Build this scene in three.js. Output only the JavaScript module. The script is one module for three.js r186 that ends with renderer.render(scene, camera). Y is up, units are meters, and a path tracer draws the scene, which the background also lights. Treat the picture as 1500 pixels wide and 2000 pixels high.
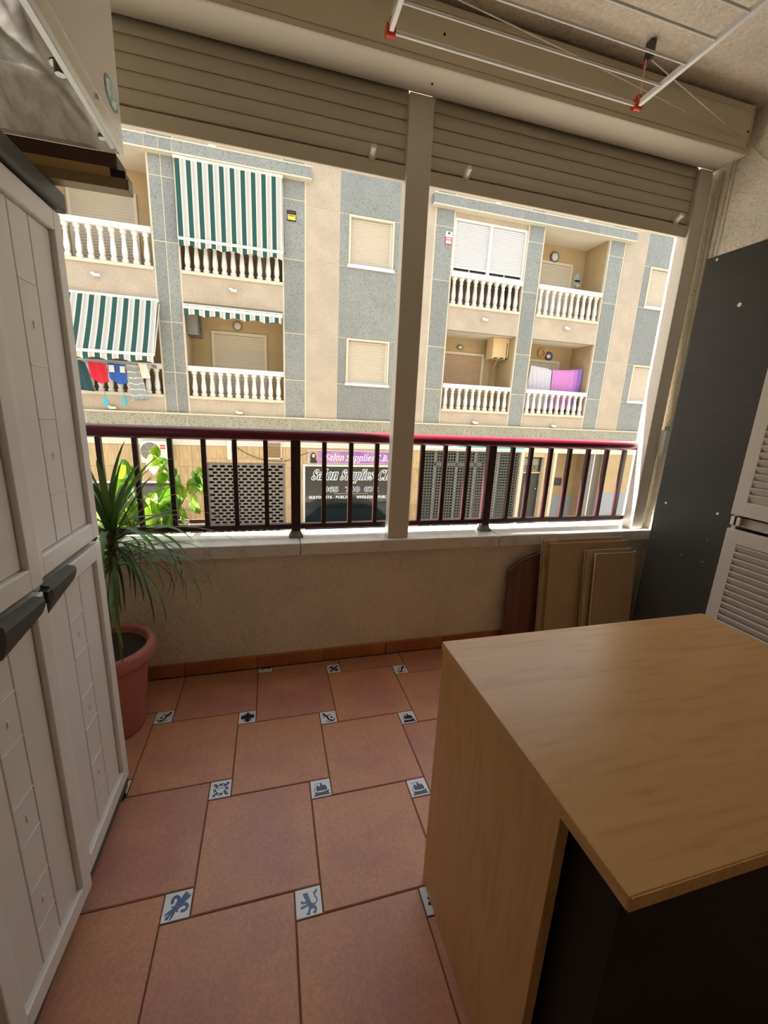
import * as THREE from 'three';
import { mergeGeometries, toCreasedNormals } from 'three/addons/utils/BufferGeometryUtils.js';
import { RoundedBoxGeometry } from 'three/addons/geometries/RoundedBoxGeometry.js';

// ---------------------------------------------------------------- camera, sky, sun, exposure
const scene = new THREE.Scene();
const camera = new THREE.PerspectiveCamera(102.535, 0.75, 0.05, 200);
camera.position.set(-0.076, 1.2669, 1.8918);
camera.rotation.order = 'YXZ';
camera.rotation.set(-0.2401, -0.2739, 0.0473);
scene.add(camera);
const renderer = new THREE.WebGLRenderer({ antialias: true });
renderer.toneMapping = THREE.LinearToneMapping;
renderer.toneMappingExposure = 1.82;
renderer.shadowMap.enabled = true;
const toSun = new THREE.Vector3(-0.76, 0.63, -0.072).normalize();
// hazy summer sky: a plain gradient of air from a pale horizon to a light blue zenith
{
  const w = 64, h = 64, d = new Float32Array(w * h * 4);
  for (let y = 0; y < h; y++) { const e = Math.max(0, (y + 0.5) / h * 2 - 1), t = Math.pow(e, 0.6); for (let x = 0; x < w; x++) { const i = (y * w + x) * 4; d[i] = 1.25 - 0.4 * t; d[i + 1] = 1.24 - 0.25 * t; d[i + 2] = 1.2 - 0.05 * t; d[i + 3] = 1; } }
  const air = new THREE.DataTexture(d, w, h, THREE.RGBAFormat, THREE.FloatType);
  air.mapping = THREE.EquirectangularReflectionMapping; air.magFilter = THREE.LinearFilter; air.needsUpdate = true;
  scene.background = air;
}
const sun = new THREE.DirectionalLight(new THREE.Color(1, 0.95, 0.88), 27);
sun.name = 'sun';
sun.position.copy(toSun).multiplyScalar(30).add(new THREE.Vector3(1, 0, -2));
sun.target.position.set(1, 0, -2);
sun.castShadow = true;
Object.assign(sun.shadow.camera, { left: -20, right: 20, top: 20, bottom: -20, near: 1, far: 80 });
sun.shadow.mapSize.set(2048, 2048);
scene.add(sun, sun.target);

// ---------------------------------------------------------------- small helpers
let seed = 12345;
const rnd = () => { seed = (seed + 0x6d2b79f5) | 0; let t = Math.imul(seed ^ (seed >>> 15), 1 | seed); t = (t + Math.imul(t ^ (t >>> 7), 61 | t)) ^ t; return ((t ^ (t >>> 14)) >>> 0) / 4294967296; };
const rr = (a, b) => a + (b - a) * rnd();
const hash = (x, y, s) => { let h = Math.imul(x, 374761393) + Math.imul(y, 668265263) + Math.imul(s, 2147483647 - 57); h = Math.imul(h ^ (h >>> 13), 1274126177); return ((h ^ (h >>> 16)) >>> 0) / 4294967296; };
function vnoise(x, y, p, s) {          // tileable value noise, period p cells
  const xi = Math.floor(x), yi = Math.floor(y), fx = x - xi, fy = y - yi, m = (a) => ((a % p) + p) % p;
  const sx = fx * fx * (3 - 2 * fx), sy = fy * fy * (3 - 2 * fy);
  const a = hash(m(xi), m(yi), s), b = hash(m(xi + 1), m(yi), s), c = hash(m(xi), m(yi + 1), s), d = hash(m(xi + 1), m(yi + 1), s);
  return a + (b - a) * sx + (c - a) * sy + (a - b - c + d) * sx * sy;
}
function vn2(x, y, px, py, s) {
  const xi = Math.floor(x), yi = Math.floor(y), fx = x - xi, fy = y - yi, m = (a, p) => ((a % p) + p) % p;
  const sx = fx * fx * (3 - 2 * fx), sy = fy * fy * (3 - 2 * fy);
  const a = hash(m(xi, px), m(yi, py), s), b = hash(m(xi + 1, px), m(yi, py), s), c = hash(m(xi, px), m(yi + 1, py), s), d = hash(m(xi + 1, px), m(yi + 1, py), s);
  return a + (b - a) * sx + (c - a) * sy + (a - b - c + d) * sx * sy;
}
const fbm = (u, v, p, s, oct = 4) => { let t = 0, w = 0.5, n = 0; for (let o = 0; o < oct; o++) { t += w * vnoise(u * p, v * p, p, s + o * 17); n += w; w *= 0.5; p *= 2; } return t / n; };
const hex = (h) => [(h >> 16) & 255, (h >> 8) & 255, h & 255];
const mix = (a, b, t) => a + (b - a) * t;
const mixc = (a, b, t) => [mix(a[0], b[0], t), mix(a[1], b[1], t), mix(a[2], b[2], t)];
const clamp = (x, a = 0, b = 1) => Math.min(b, Math.max(a, x));
function tex(n, fn, { size = 1, srgb = true, h = n } = {}) {
  const d = new Uint8Array(n * h * 4);
  for (let y = 0; y < h; y++) for (let x = 0; x < n; x++) { const c = fn(x / n, y / h, x, y), i = (y * n + x) * 4; d[i] = clamp(c[0], 0, 255); d[i + 1] = clamp(c[1], 0, 255); d[i + 2] = clamp(c[2], 0, 255); d[i + 3] = 255; }
  const t = new THREE.DataTexture(d, n, h);
  t.wrapS = t.wrapT = THREE.RepeatWrapping; t.magFilter = THREE.LinearFilter; t.minFilter = THREE.LinearMipmapLinearFilter; t.generateMipmaps = true;
  if (srgb) t.colorSpace = THREE.SRGBColorSpace;
  t.repeat.set(1 / size, 1 / size); t.needsUpdate = true;
  return t;
}
const bumpTex = (n, fn, size) => tex(n, (u, v, x, y) => { const g = fn(u, v, x, y) * 255; return [g, g, g]; }, { size, srgb: false });
const mat = (o) => new THREE.MeshStandardMaterial({ roughness: 0.8, metalness: 0, side: THREE.DoubleSide, ...o });
const phys = (o) => new THREE.MeshPhysicalMaterial({ roughness: 0.8, metalness: 0, side: THREE.DoubleSide, ...o });

const origins = new Map();
const names = new Map();
const numbered = (n) => { const k = names.get(n) ?? 0; names.set(n, k + 1); return k ? n + '_' + String(k).padStart(3, '0') : n; };
function meta(o, label, category, group, kind) {
  if (label) o.userData.label = label;
  if (category) o.userData.category = category;
  if (group) o.userData.group = group;
  if (kind) o.userData.kind = kind;
  return o;
}
// a Group at a thing's base; its children are given in world coordinates and moved to it
function thing(name, label, category, at = [0, 0, 0], group) {
  const g = new THREE.Group(); g.name = numbered(name); g.position.set(...at); scene.add(g); origins.set(g, at);
  return meta(g, label, category, group);
}
function structure(name, at = [0, 0, 0], label, category) {
  const g = new THREE.Group(); g.name = name; g.position.set(...at); scene.add(g); origins.set(g, at);
  return meta(g, label, category, null, 'structure');
}
const originOf = (p) => (origins.get(p) ?? [0, 0, 0]);
function part(name, geo, material, parent, label) {      // geometry in world coordinates
  const o = originOf(parent); geo.translate(-o[0], -o[1], -o[2]);
  const m = new THREE.Mesh(geo, material); m.name = name; m.castShadow = m.receiveShadow = true; parent.add(m); origins.set(m, o);
  if (label) m.userData.label = label;
  return m;
}
function place(name, geo, material, parent, x, y, z, rot) {   // shared geometry, placed by position
  const o = originOf(parent), m = new THREE.Mesh(geo, material); m.name = name; m.position.set(x - o[0], y - o[1], z - o[2]); if (rot) m.rotation.set(...rot);
  m.castShadow = m.receiveShadow = true; parent.add(m); return m;
}
function metres(g) {                                      // uv in metres from the dominant normal
  g = g.index ? g.toNonIndexed() : g;
  const p = g.attributes.position, n = g.attributes.normal, uv = new Float32Array(p.count * 2);
  for (let i = 0; i < p.count; i += 3) {
    let ax = 0, ay = 0, az = 0;
    for (let k = 0; k < 3; k++) { ax += n.getX(i + k); ay += n.getY(i + k); az += n.getZ(i + k); }
    ax = Math.abs(ax); ay = Math.abs(ay); az = Math.abs(az);
    for (let k = 0; k < 3; k++) {
      const x = p.getX(i + k), y = p.getY(i + k), z = p.getZ(i + k), j = (i + k) * 2;
      if (az >= ax && az >= ay) { uv[j] = x; uv[j + 1] = y; } else if (ax >= ay) { uv[j] = z; uv[j + 1] = y; } else { uv[j] = x; uv[j + 1] = z; }
    }
  }
  g.setAttribute('uv', new THREE.BufferAttribute(uv, 2));
  return g;
}
function box(x0, x1, y0, y1, z0, z1, r = 0) {
  const w = x1 - x0, h = y1 - y0, d = z1 - z0;
  let g = r ? new RoundedBoxGeometry(w, h, d, 2, Math.min(r, w / 2.01, h / 2.01, d / 2.01)) : new THREE.BoxGeometry(w, h, d);
  g = g.translate((x0 + x1) / 2, (y0 + y1) / 2, (z0 + z1) / 2);
  return metres(g);
}
// a slab with its front (+z) edges chamfered: cheap panel / tile
function slab(w, h, d, c) {
  const X = w / 2, Y = h / 2, v = [[-X, -Y, 0], [X, -Y, 0], [X, Y, 0], [-X, Y, 0], [-X, -Y, d - c], [X, -Y, d - c], [X, Y, d - c], [-X, Y, d - c], [-X + c, -Y + c, d], [X - c, -Y + c, d], [X - c, Y - c, d], [-X + c, Y - c, d]];
  const q = [[8, 9, 10, 11], [4, 5, 9, 8], [5, 6, 10, 9], [6, 7, 11, 10], [7, 4, 8, 11], [0, 1, 5, 4], [1, 2, 6, 5], [2, 3, 7, 6], [3, 0, 4, 7]], P = [];
  for (const [a, b, cc, dd] of q) P.push(...v[a], ...v[b], ...v[cc], ...v[a], ...v[cc], ...v[dd]);
  const g = new THREE.BufferGeometry(); g.setAttribute('position', new THREE.BufferAttribute(new Float32Array(P), 3)); g.computeVertexNormals();
  return metres(g);
}
const merge = (a) => mergeGeometries(a.map((g) => { const k = g.index ? g.toNonIndexed() : g; for (const n of Object.keys(k.attributes)) if (!['position', 'normal', 'uv'].includes(n)) k.deleteAttribute(n); return k; }));
const V = (x, y, z) => new THREE.Vector3(x, y, z);
function tube(pts, r, seg = 16, rad = 8) { return new THREE.TubeGeometry(new THREE.CatmullRomCurve3(pts.map((p) => V(...p))), seg, r, rad, false); }
function rod(a, b, r, rad = 10) {
  const A = V(...a), B = V(...b), d = B.clone().sub(A), g = new THREE.CylinderGeometry(r, r, d.length(), rad);
  g.applyQuaternion(new THREE.Quaternion().setFromUnitVectors(V(0, 1, 0), d.normalize())); return g.translate((a[0] + b[0]) / 2, (a[1] + b[1]) / 2, (a[2] + b[2]) / 2);
}
function extrude(pts, d, bevel = 0, holes = []) {
  const s = new THREE.Shape(pts.map((p) => new THREE.Vector2(p[0], p[1])));
  for (const h of holes) s.holes.push(new THREE.Path(h.map((p) => new THREE.Vector2(p[0], p[1]))));
  return new THREE.ExtrudeGeometry(s, { depth: d, bevelEnabled: bevel > 0, bevelSize: bevel, bevelThickness: bevel, bevelSegments: 2, steps: 1, curveSegments: 12 });
}
const lathe = (pts, seg = 20) => new THREE.LatheGeometry(pts.map((p) => new THREE.Vector2(p[0], p[1])), seg);
// corrugated roller blind sheet, facing +z, with n slats
function corrugated(x0, x1, y0, y1, z, pitch, depth) {
  const n = Math.max(2, Math.round((y1 - y0) / pitch)), g = new THREE.PlaneGeometry(x1 - x0, y1 - y0, 1, n * 4), p = g.attributes.position;
  for (let i = 0; i < p.count; i++) { const k = Math.floor(i / 2) % 4; p.setZ(i, [0, 0.8, 1, 0.8][k] * depth); }
  g.computeVertexNormals(); g.translate((x0 + x1) / 2, (y0 + y1) / 2, z);
  return metres(g.toNonIndexed());
}

// ---------------------------------------------------------------- materials
const speck = (base, dark, light, cells, s, amt = 1) => (u, v) => {
  const a = vnoise(u * cells, v * cells, cells, s), b = vnoise(u * cells * 2, v * cells * 2, cells * 2, s + 5), c = fbm(u, v, 6, s + 9, 3);
  let k = mixc(base, dark, clamp((0.42 - a) * 3) * amt); k = mixc(k, light, clamp((b - 0.6) * 2.4) * amt); const g = 0.95 + 0.1 * c; return [k[0] * g, k[1] * g, k[2] * g];
};
const M = {};
const stuccoBump = bumpTex(512, (u, v) => 0.55 * fbm(u, v, 48, 3, 3) + 0.45 * vnoise(u * 110, v * 110, 110, 8), 1);
const stuccoTone = (c, s, a = 0.16) => tex(512, (u, v) => { const g = 1 - a / 2 + a * (0.6 * fbm(u, v, 5, s, 4) + 0.4 * vnoise(u * 120, v * 120, 120, s + 2)); return [c[0] * g, c[1] * g, c[2] * g]; }, { size: 1 });
M.wall = mat({ map: stuccoTone(hex(0xe8dcc6), 11), bumpMap: stuccoBump, bumpScale: 0.004, roughness: 0.95 });
M.ceiling = mat({ map: stuccoTone(hex(0xeadfcb), 21, 0.22), bumpMap: stuccoBump, bumpScale: 0.008, roughness: 0.95 });
const spots = tex(512, (u, v) => { const a = vnoise(u * 70, v * 70, 70, 31), b = vnoise(u * 140, v * 140, 140, 32), g = fbm(u, v, 5, 33, 3); let k = mixc(hex(0xe6ddcb), hex(0xc0b296), clamp((0.4 - a) * 2.2) * 0.7); k = mixc(k, hex(0xf0e8d6), clamp((b - 0.55) * 2) * 0.5); const q = 0.95 + 0.1 * g; return k.map((x) => x * q); }, { size: 0.55 });
const spotBump = bumpTex(512, (u, v) => clamp(0.5 + 1.2 * (vnoise(u * 70, v * 70, 70, 31) - 0.45)) * 0.7 + 0.3 * vnoise(u * 140, v * 140, 140, 32), 0.55);
M.wallRough = mat({ map: spots, bumpMap: spotBump, bumpScale: 0.003, roughness: 0.95 });
M.render = mat({ map: stuccoTone(hex(0xe6ddc8), 41, 0.1), roughness: 0.95 });
M.white = mat({ color: 0xe9e5dc, roughness: 0.45 });
M.whiteLac = mat({ color: 0xdedad0, roughness: 0.35 });
M.frame = mat({ color: 0xdcd4c6, roughness: 0.38 });
M.shutter = mat({ color: 0xd0c7b4, roughness: 0.5 });
M.boxBeige = mat({ color: 0xd6cbb4, roughness: 0.45 });
M.boxUnder = mat({ color: 0xe2dccd, roughness: 0.4 });
M.marble = mat({ map: tex(512, (u, v) => { const n = fbm(u, v, 4, 51, 5), k = Math.pow(1 - Math.abs(Math.sin((u * 3 + n * 4) * 3.14)), 8); const g = 0.97 + 0.05 * fbm(u, v, 24, 52, 2) - 0.08 * k; return [236 * g, 232 * g, 224 * g]; }, { size: 1.4 }), roughness: 0.22 });
M.grout = mat({ color: 0x6f4f3a, roughness: 0.95 });
// fired terracotta: four firings with their own blotches
M.terracotta = [0, 1, 2, 3, 4].map((i) => mat({
  map: tex(256, (u, v) => {
    const a = fbm(u, v, 2, 100 + i * 7, 4), b = fbm(u, v, 3, 200 + i * 5, 3), f = vnoise(u * 90, v * 90, 90, 300 + i);
    let k = mixc(hex(0xd09572), hex(0xc58975), clamp((a - 0.42) * 3)); k = mixc(k, hex(0xba7c72), clamp((b - 0.55) * 3) * 0.8); const g = 0.94 + 0.1 * f; return k.map((x) => x * g);
  }, { size: 0.42 }), roughness: 0.42, bumpMap: null,
}));
M.skirt = mat({ map: tex(256, (u, v) => { const a = fbm(u, v, 2, 140, 4), f = vnoise(u * 90, v * 90, 90, 141); return mixc(hex(0xc07b45), hex(0xa8623f), clamp((a - 0.4) * 4)).map((x) => x * (0.95 + 0.08 * f)); }, { size: 0.5 }), roughness: 0.4 });
// beech laminate: u runs along the grain
function beech(s, along) {
  return tex(512, (u, v) => {
    const a = along ? u : v, c = along ? v : u, w = fbm(a, c, 2, s, 3) * 0.35;
    const g1 = vn2(a * 3, (c + w * 0.25) * 34, 3, 34, s + 3), g2 = vn2(a * 10, (c + w * 0.05) * 90, 10, 90, s + 4), fl = vn2(a * 26, c * 110, 26, 110, s + 6);
    let k = mixc(hex(0xdaac74), hex(0xd3a46b), g1); k = mixc(k, hex(0xc4935c), clamp((g2 - 0.55) * 1.4)); k = mixc(k, hex(0xb07e4c), clamp((fl - 0.82) * 3) * 0.4); return k;
  }, { size: 0.9 });
}
M.beechTop = mat({ map: beech(61, true), roughness: 0.3 });
M.beechSide = mat({ map: beech(67, false), roughness: 0.42 });
M.chip = mat({ map: tex(128, (u, v) => mixc(hex(0x9b7a4c), hex(0x6f5433), vnoise(u * 60, v * 60, 60, 71)), { size: 0.12 }), roughness: 0.9 });
M.blackBoard = mat({ map: tex(256, (u, v) => { const f = 0.94 + 0.12 * vn2(u * 6, v * 128, 6, 128, 73); return [60 * f, 60 * f, 55 * f]; }, { size: 0.5 }), roughness: 0.6 });
M.dark = mat({ color: 0x0e0907, roughness: 0.7 });
M.darkGrey = mat({ color: 0x4d4f4c, roughness: 0.5 });
M.cabinet = mat({ color: 0xe9e6e0, roughness: 0.38 });
M.cabinetPanel = mat({ color: 0xe5e1da, roughness: 0.45 });
M.steel = mat({ color: 0xb9b6ae, roughness: 0.28, metalness: 1 });
M.galv = mat({ map: tex(256, (u, v) => { const g = 150 + 60 * fbm(u, v, 8, 81, 4); return [g, g * 0.98, g * 0.94]; }, { size: 0.3 }), roughness: 0.35, metalness: 0.85 });
M.blackPlastic = mat({ color: 0x141414, roughness: 0.4 });
M.enamel = mat({ color: 0xdcd5c6, roughness: 0.25 });
M.sticker = mat({ map: tex(64, (u, v) => { const d = Math.hypot(u - 0.5, v - 0.5); return d > 0.4 ? hex(0x7fa3a8) : mixc(hex(0xdfe4dc), hex(0x9db4b2), clamp((vnoise(u * 9, v * 9, 9, 83) - 0.45) * 4)); }, { size: 1 }), roughness: 0.4 });
M.maroon = mat({ color: 0x641628, roughness: 0.28 });
M.railDark = mat({ color: 0x3a1c22, roughness: 0.35 });
M.flange = mat({ color: 0x8a8a7c, roughness: 0.5 });
M.red = mat({ color: 0xc8371f, roughness: 0.35 });
M.rodWhite = mat({ color: 0xf2f0ea, roughness: 0.3 });
M.cord = mat({ color: 0xd9d0bc, roughness: 0.9 });
M.cardboard = mat({ map: tex(256, (u, v) => { const f = 0.95 + 0.04 * vn2(u * 4, v * 100, 4, 100, 91) + 0.06 * fbm(u, v, 4, 92, 3); return [196 * f, 170 * f, 134 * f]; }, { size: 0.4 }), roughness: 0.95 });
M.cardEdge = mat({ color: 0xd0b48a, roughness: 0.95 });
M.tape = phys({ color: 0xcdb593, roughness: 0.25, clearcoat: 0.4 });
M.brownWood = mat({ map: tex(256, (u, v) => { const g = vn2(u * 20, v * 2, 20, 2, 95); return mixc(hex(0x6e4636), hex(0x805848), g); }, { size: 0.5 }), roughness: 0.4 });
M.louvre = mat({ color: 0xded8ce, roughness: 0.4 });
M.pot = mat({ map: tex(128, (u, v) => { const g = fbm(u, v, 4, 97, 3); return mixc(hex(0xc2796a), hex(0xae6558), g); }, { size: 0.3 }), roughness: 0.6 });
M.soil = mat({ map: tex(128, (u, v) => { const g = vnoise(u * 40, v * 40, 40, 99); return mixc(hex(0x2a2018), hex(0x5a4a3c), g * g); }, { size: 0.15 }), roughness: 1 });
M.leafBlade = [0x4d6b2c, 0x5b7a31, 0x3f5a2c, 0x6a8540].map((c) => phys({ color: c, roughness: 0.5, transmission: 0.25, thickness: 0 }));
M.leafDry = phys({ color: 0xa68b5a, roughness: 0.8, transmission: 0.15, thickness: 0 });
M.leaf = [0x6f9c1e, 0x8ab126, 0xa0c030, 0x55842a].map((c) => phys({ color: c, roughness: 0.55, transmission: 0.5, thickness: 0 }));
M.stem = mat({ color: 0x6a5638, roughness: 0.9 });
M.timber = mat({ map: tex(256, (u, v) => { const g = vn2(u * 3, v * 30, 3, 30, 105); return mixc(hex(0xe0bd8a), hex(0xc79a62), g); }, { size: 0.5 }), roughness: 0.7 });
M.brownBoard = mat({ color: 0x5b4737, roughness: 0.6 });
M.alu = mat({ color: 0xa08a66, roughness: 0.4, metalness: 0.3 });
M.aluGrey = mat({ color: 0x8a7c66, roughness: 0.4, metalness: 0.3 });
// across the street
M.granite = [0, 1, 2].map((i) => mat({ map: tex(512, speck([[124, 126, 122], [119, 121, 118], [128, 130, 125]][i], [92, 95, 94], [152, 154, 150], 150, 400 + i * 13), { size: 2.2 }), roughness: 0.5 }));
M.graniteGreen = mat({ map: tex(512, speck([138, 134, 118], [104, 102, 90], [168, 162, 146], 90, 460), { size: 2.2 }), roughness: 0.5 });
M.beige = [0, 1].map((i) => mat({ map: tex(512, speck([[168, 154, 138], [170, 156, 138]][i], [156, 139, 120], [180, 168, 152], 110, 420 + i * 9, 0.7), { size: 2 }), roughness: 0.8 }));
M.cream = mat({ color: 0xc0b7a2, roughness: 0.7 });
M.balusterWhite = mat({ map: tex(128, (u, v) => { const g = fbm(u, v, 6, 430, 3); return mixc(hex(0xd0cecb), hex(0xbab2a4), clamp((g - 0.55) * 3)); }, { size: 0.5 }), roughness: 0.7 });
M.ochre = mat({ map: stuccoTone(hex(0xa8926e), 441, 0.12), roughness: 0.9 });
M.soffit = mat({ color: 0xcabfab, roughness: 0.9 });
M.blindBeige = mat({ color: 0xb8ac9a, roughness: 0.6 });
M.blindWhite = mat({ color: 0xb9b9bc, roughness: 0.5 });
M.blindTan = mat({ color: 0x9c8468, roughness: 0.6 });
M.pvc = mat({ color: 0xcac8c2, roughness: 0.4 });
M.travertine = [0, 1].map((i) => mat({ map: tex(512, (u, v) => { const a = vn2(u * 42, v * 3, 42, 3, 450 + i), b = vn2(u * 120, v * 9, 120, 9, 451 + i), c = fbm(u, v, 4, 452 + i, 3); let k = mixc(hex(0xb49b74), hex(0xa3855c), clamp(a * 0.9)); k = mixc(k, hex(0xbfab88), clamp((b - 0.6) * 2)); const g = 0.93 + 0.12 * c; return k.map((x) => x * g); }, { size: 1.6 }), roughness: 0.55 }));
M.fascia = mat({ color: 0xc4bfb2, roughness: 0.8 });
M.shopGlass = phys({ color: 0x1d2423, roughness: 0.06, ior: 1.5, specularIntensity: 1 });
M.grilleGrey = mat({ color: 0x777169, roughness: 0.5, metalness: 0.3 });
M.grilleDark = mat({ color: 0x4a4a46, roughness: 0.5, metalness: 0.3 });
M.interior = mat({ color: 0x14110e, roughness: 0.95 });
M.dado = mat({ color: 0x8f929a, roughness: 0.8 });
M.doorDark = mat({ color: 0x2c2622, roughness: 0.45 });
M.asphalt = mat({ map: tex(512, speck([118, 116, 112], [84, 82, 80], [150, 148, 144], 128, 470), { size: 2.5 }), roughness: 0.95 });
M.paving = mat({ map: tex(256, speck([176, 168, 156], [150, 142, 130], [196, 190, 178], 64, 475), { size: 1.5 }), roughness: 0.9 });
M.carPaint = [phys({ color: 0x2e3b3c, roughness: 0.3, clearcoat: 1, clearcoatRoughness: 0.05 }), phys({ color: 0x9aa2a4, roughness: 0.3, metalness: 0.4, clearcoat: 1, clearcoatRoughness: 0.05 })];
M.rubber = mat({ color: 0x1a1a1a, roughness: 0.9 });
const stripe = (c) => tex(256, (u, v) => {
  const p = u % 1; let k = hex(0xcac8c4);
  if (p < 0.43) k = c; else if (p > 0.56 && p < 0.61) k = hex(0xaa9c88); else if (p > 0.66 && p < 0.74) k = hex(0xa09e9c); else if (p > 0.8 && p < 0.85) k = hex(0xb0a48c);
  const g = 0.97 + 0.05 * vnoise(u * 60, v * 60, 60, 480); return k.map((x) => x * g);
}, { size: 1, h: 64 });
M.awning = phys({ map: stripe(hex(0x174a42)), roughness: 0.85, transmission: 0.12, thickness: 0 });

// ---------------------------------------------------------------- the gallery: walls, floor, ceiling
const XL = -0.97, XR = 2.12, ZB = 2.45, YC = 2.7, ZO = -0.2, SILL = 0.65;
const wallFront = structure('wall_front', [0.5, 0, 0], 'rough beige parapet wall under the window opening', 'wall');
part('parapet', box(XL - 0.15, XR + 0.15, 0, SILL - 0.06, ZO, 0), M.wall, wallFront);
meta(part('wall_front_upper', box(XL - 0.15, XR + 0.15, 2.56, YC + 0.2, ZO, 0), M.render, scene), 'cream wall strip above the window behind the shutter box', 'wall', null, 'structure');
const wallLeft = meta(part('wall_left', box(XL - 0.15, XL, 0, YC, ZO, ZB + 0.15), M.wall, scene), 'beige side wall behind the storage cabinet and water heater', 'wall', null, 'structure');
const wallRight = meta(part('wall_right', box(XR, XR + 0.15, 0, YC, ZO, ZB + 0.15), M.wallRough, scene), 'coarse speckled beige stucco wall on the right of the window', 'wall', null, 'structure');
const wallBack = structure('wall_back', [0.5, 0, ZB], 'plain beige wall with a doorway behind the viewer', 'wall');
part('wall_panel', box(XL, -0.55, 0, YC, ZB, ZB + 0.15), M.wall, wallBack);
part('wall_panel', box(0.35, XR, 0, YC, ZB, ZB + 0.15), M.wall, wallBack);
part('wall_panel', box(-0.55, 0.35, 2.1, YC, ZB, ZB + 0.15), M.wall, wallBack);
const door1 = structure('door_1', [-0.1, 0, ZB + 0.06], 'cream painted house door behind the viewer', 'door');
part('door_leaf', box(-0.55, 0.35, 0, 2.1, ZB + 0.06, ZB + 0.1), M.whiteLac, door1);
meta(part('ceiling', box(XL - 0.15, XR + 0.15, YC, YC + 0.2, 0, ZB + 0.15), M.ceiling, scene), 'rough plastered beige ceiling over the gallery', 'ceiling', null, 'structure');

const floor = structure('floor', [0.5, 0, 1], 'terracotta tile floor with small blue and white picture inserts', 'floor');
part('screed', box(XL - 0.15, XR + 0.15, -0.25, -0.003, ZO, ZB + 0.15), M.grout, floor);

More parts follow.
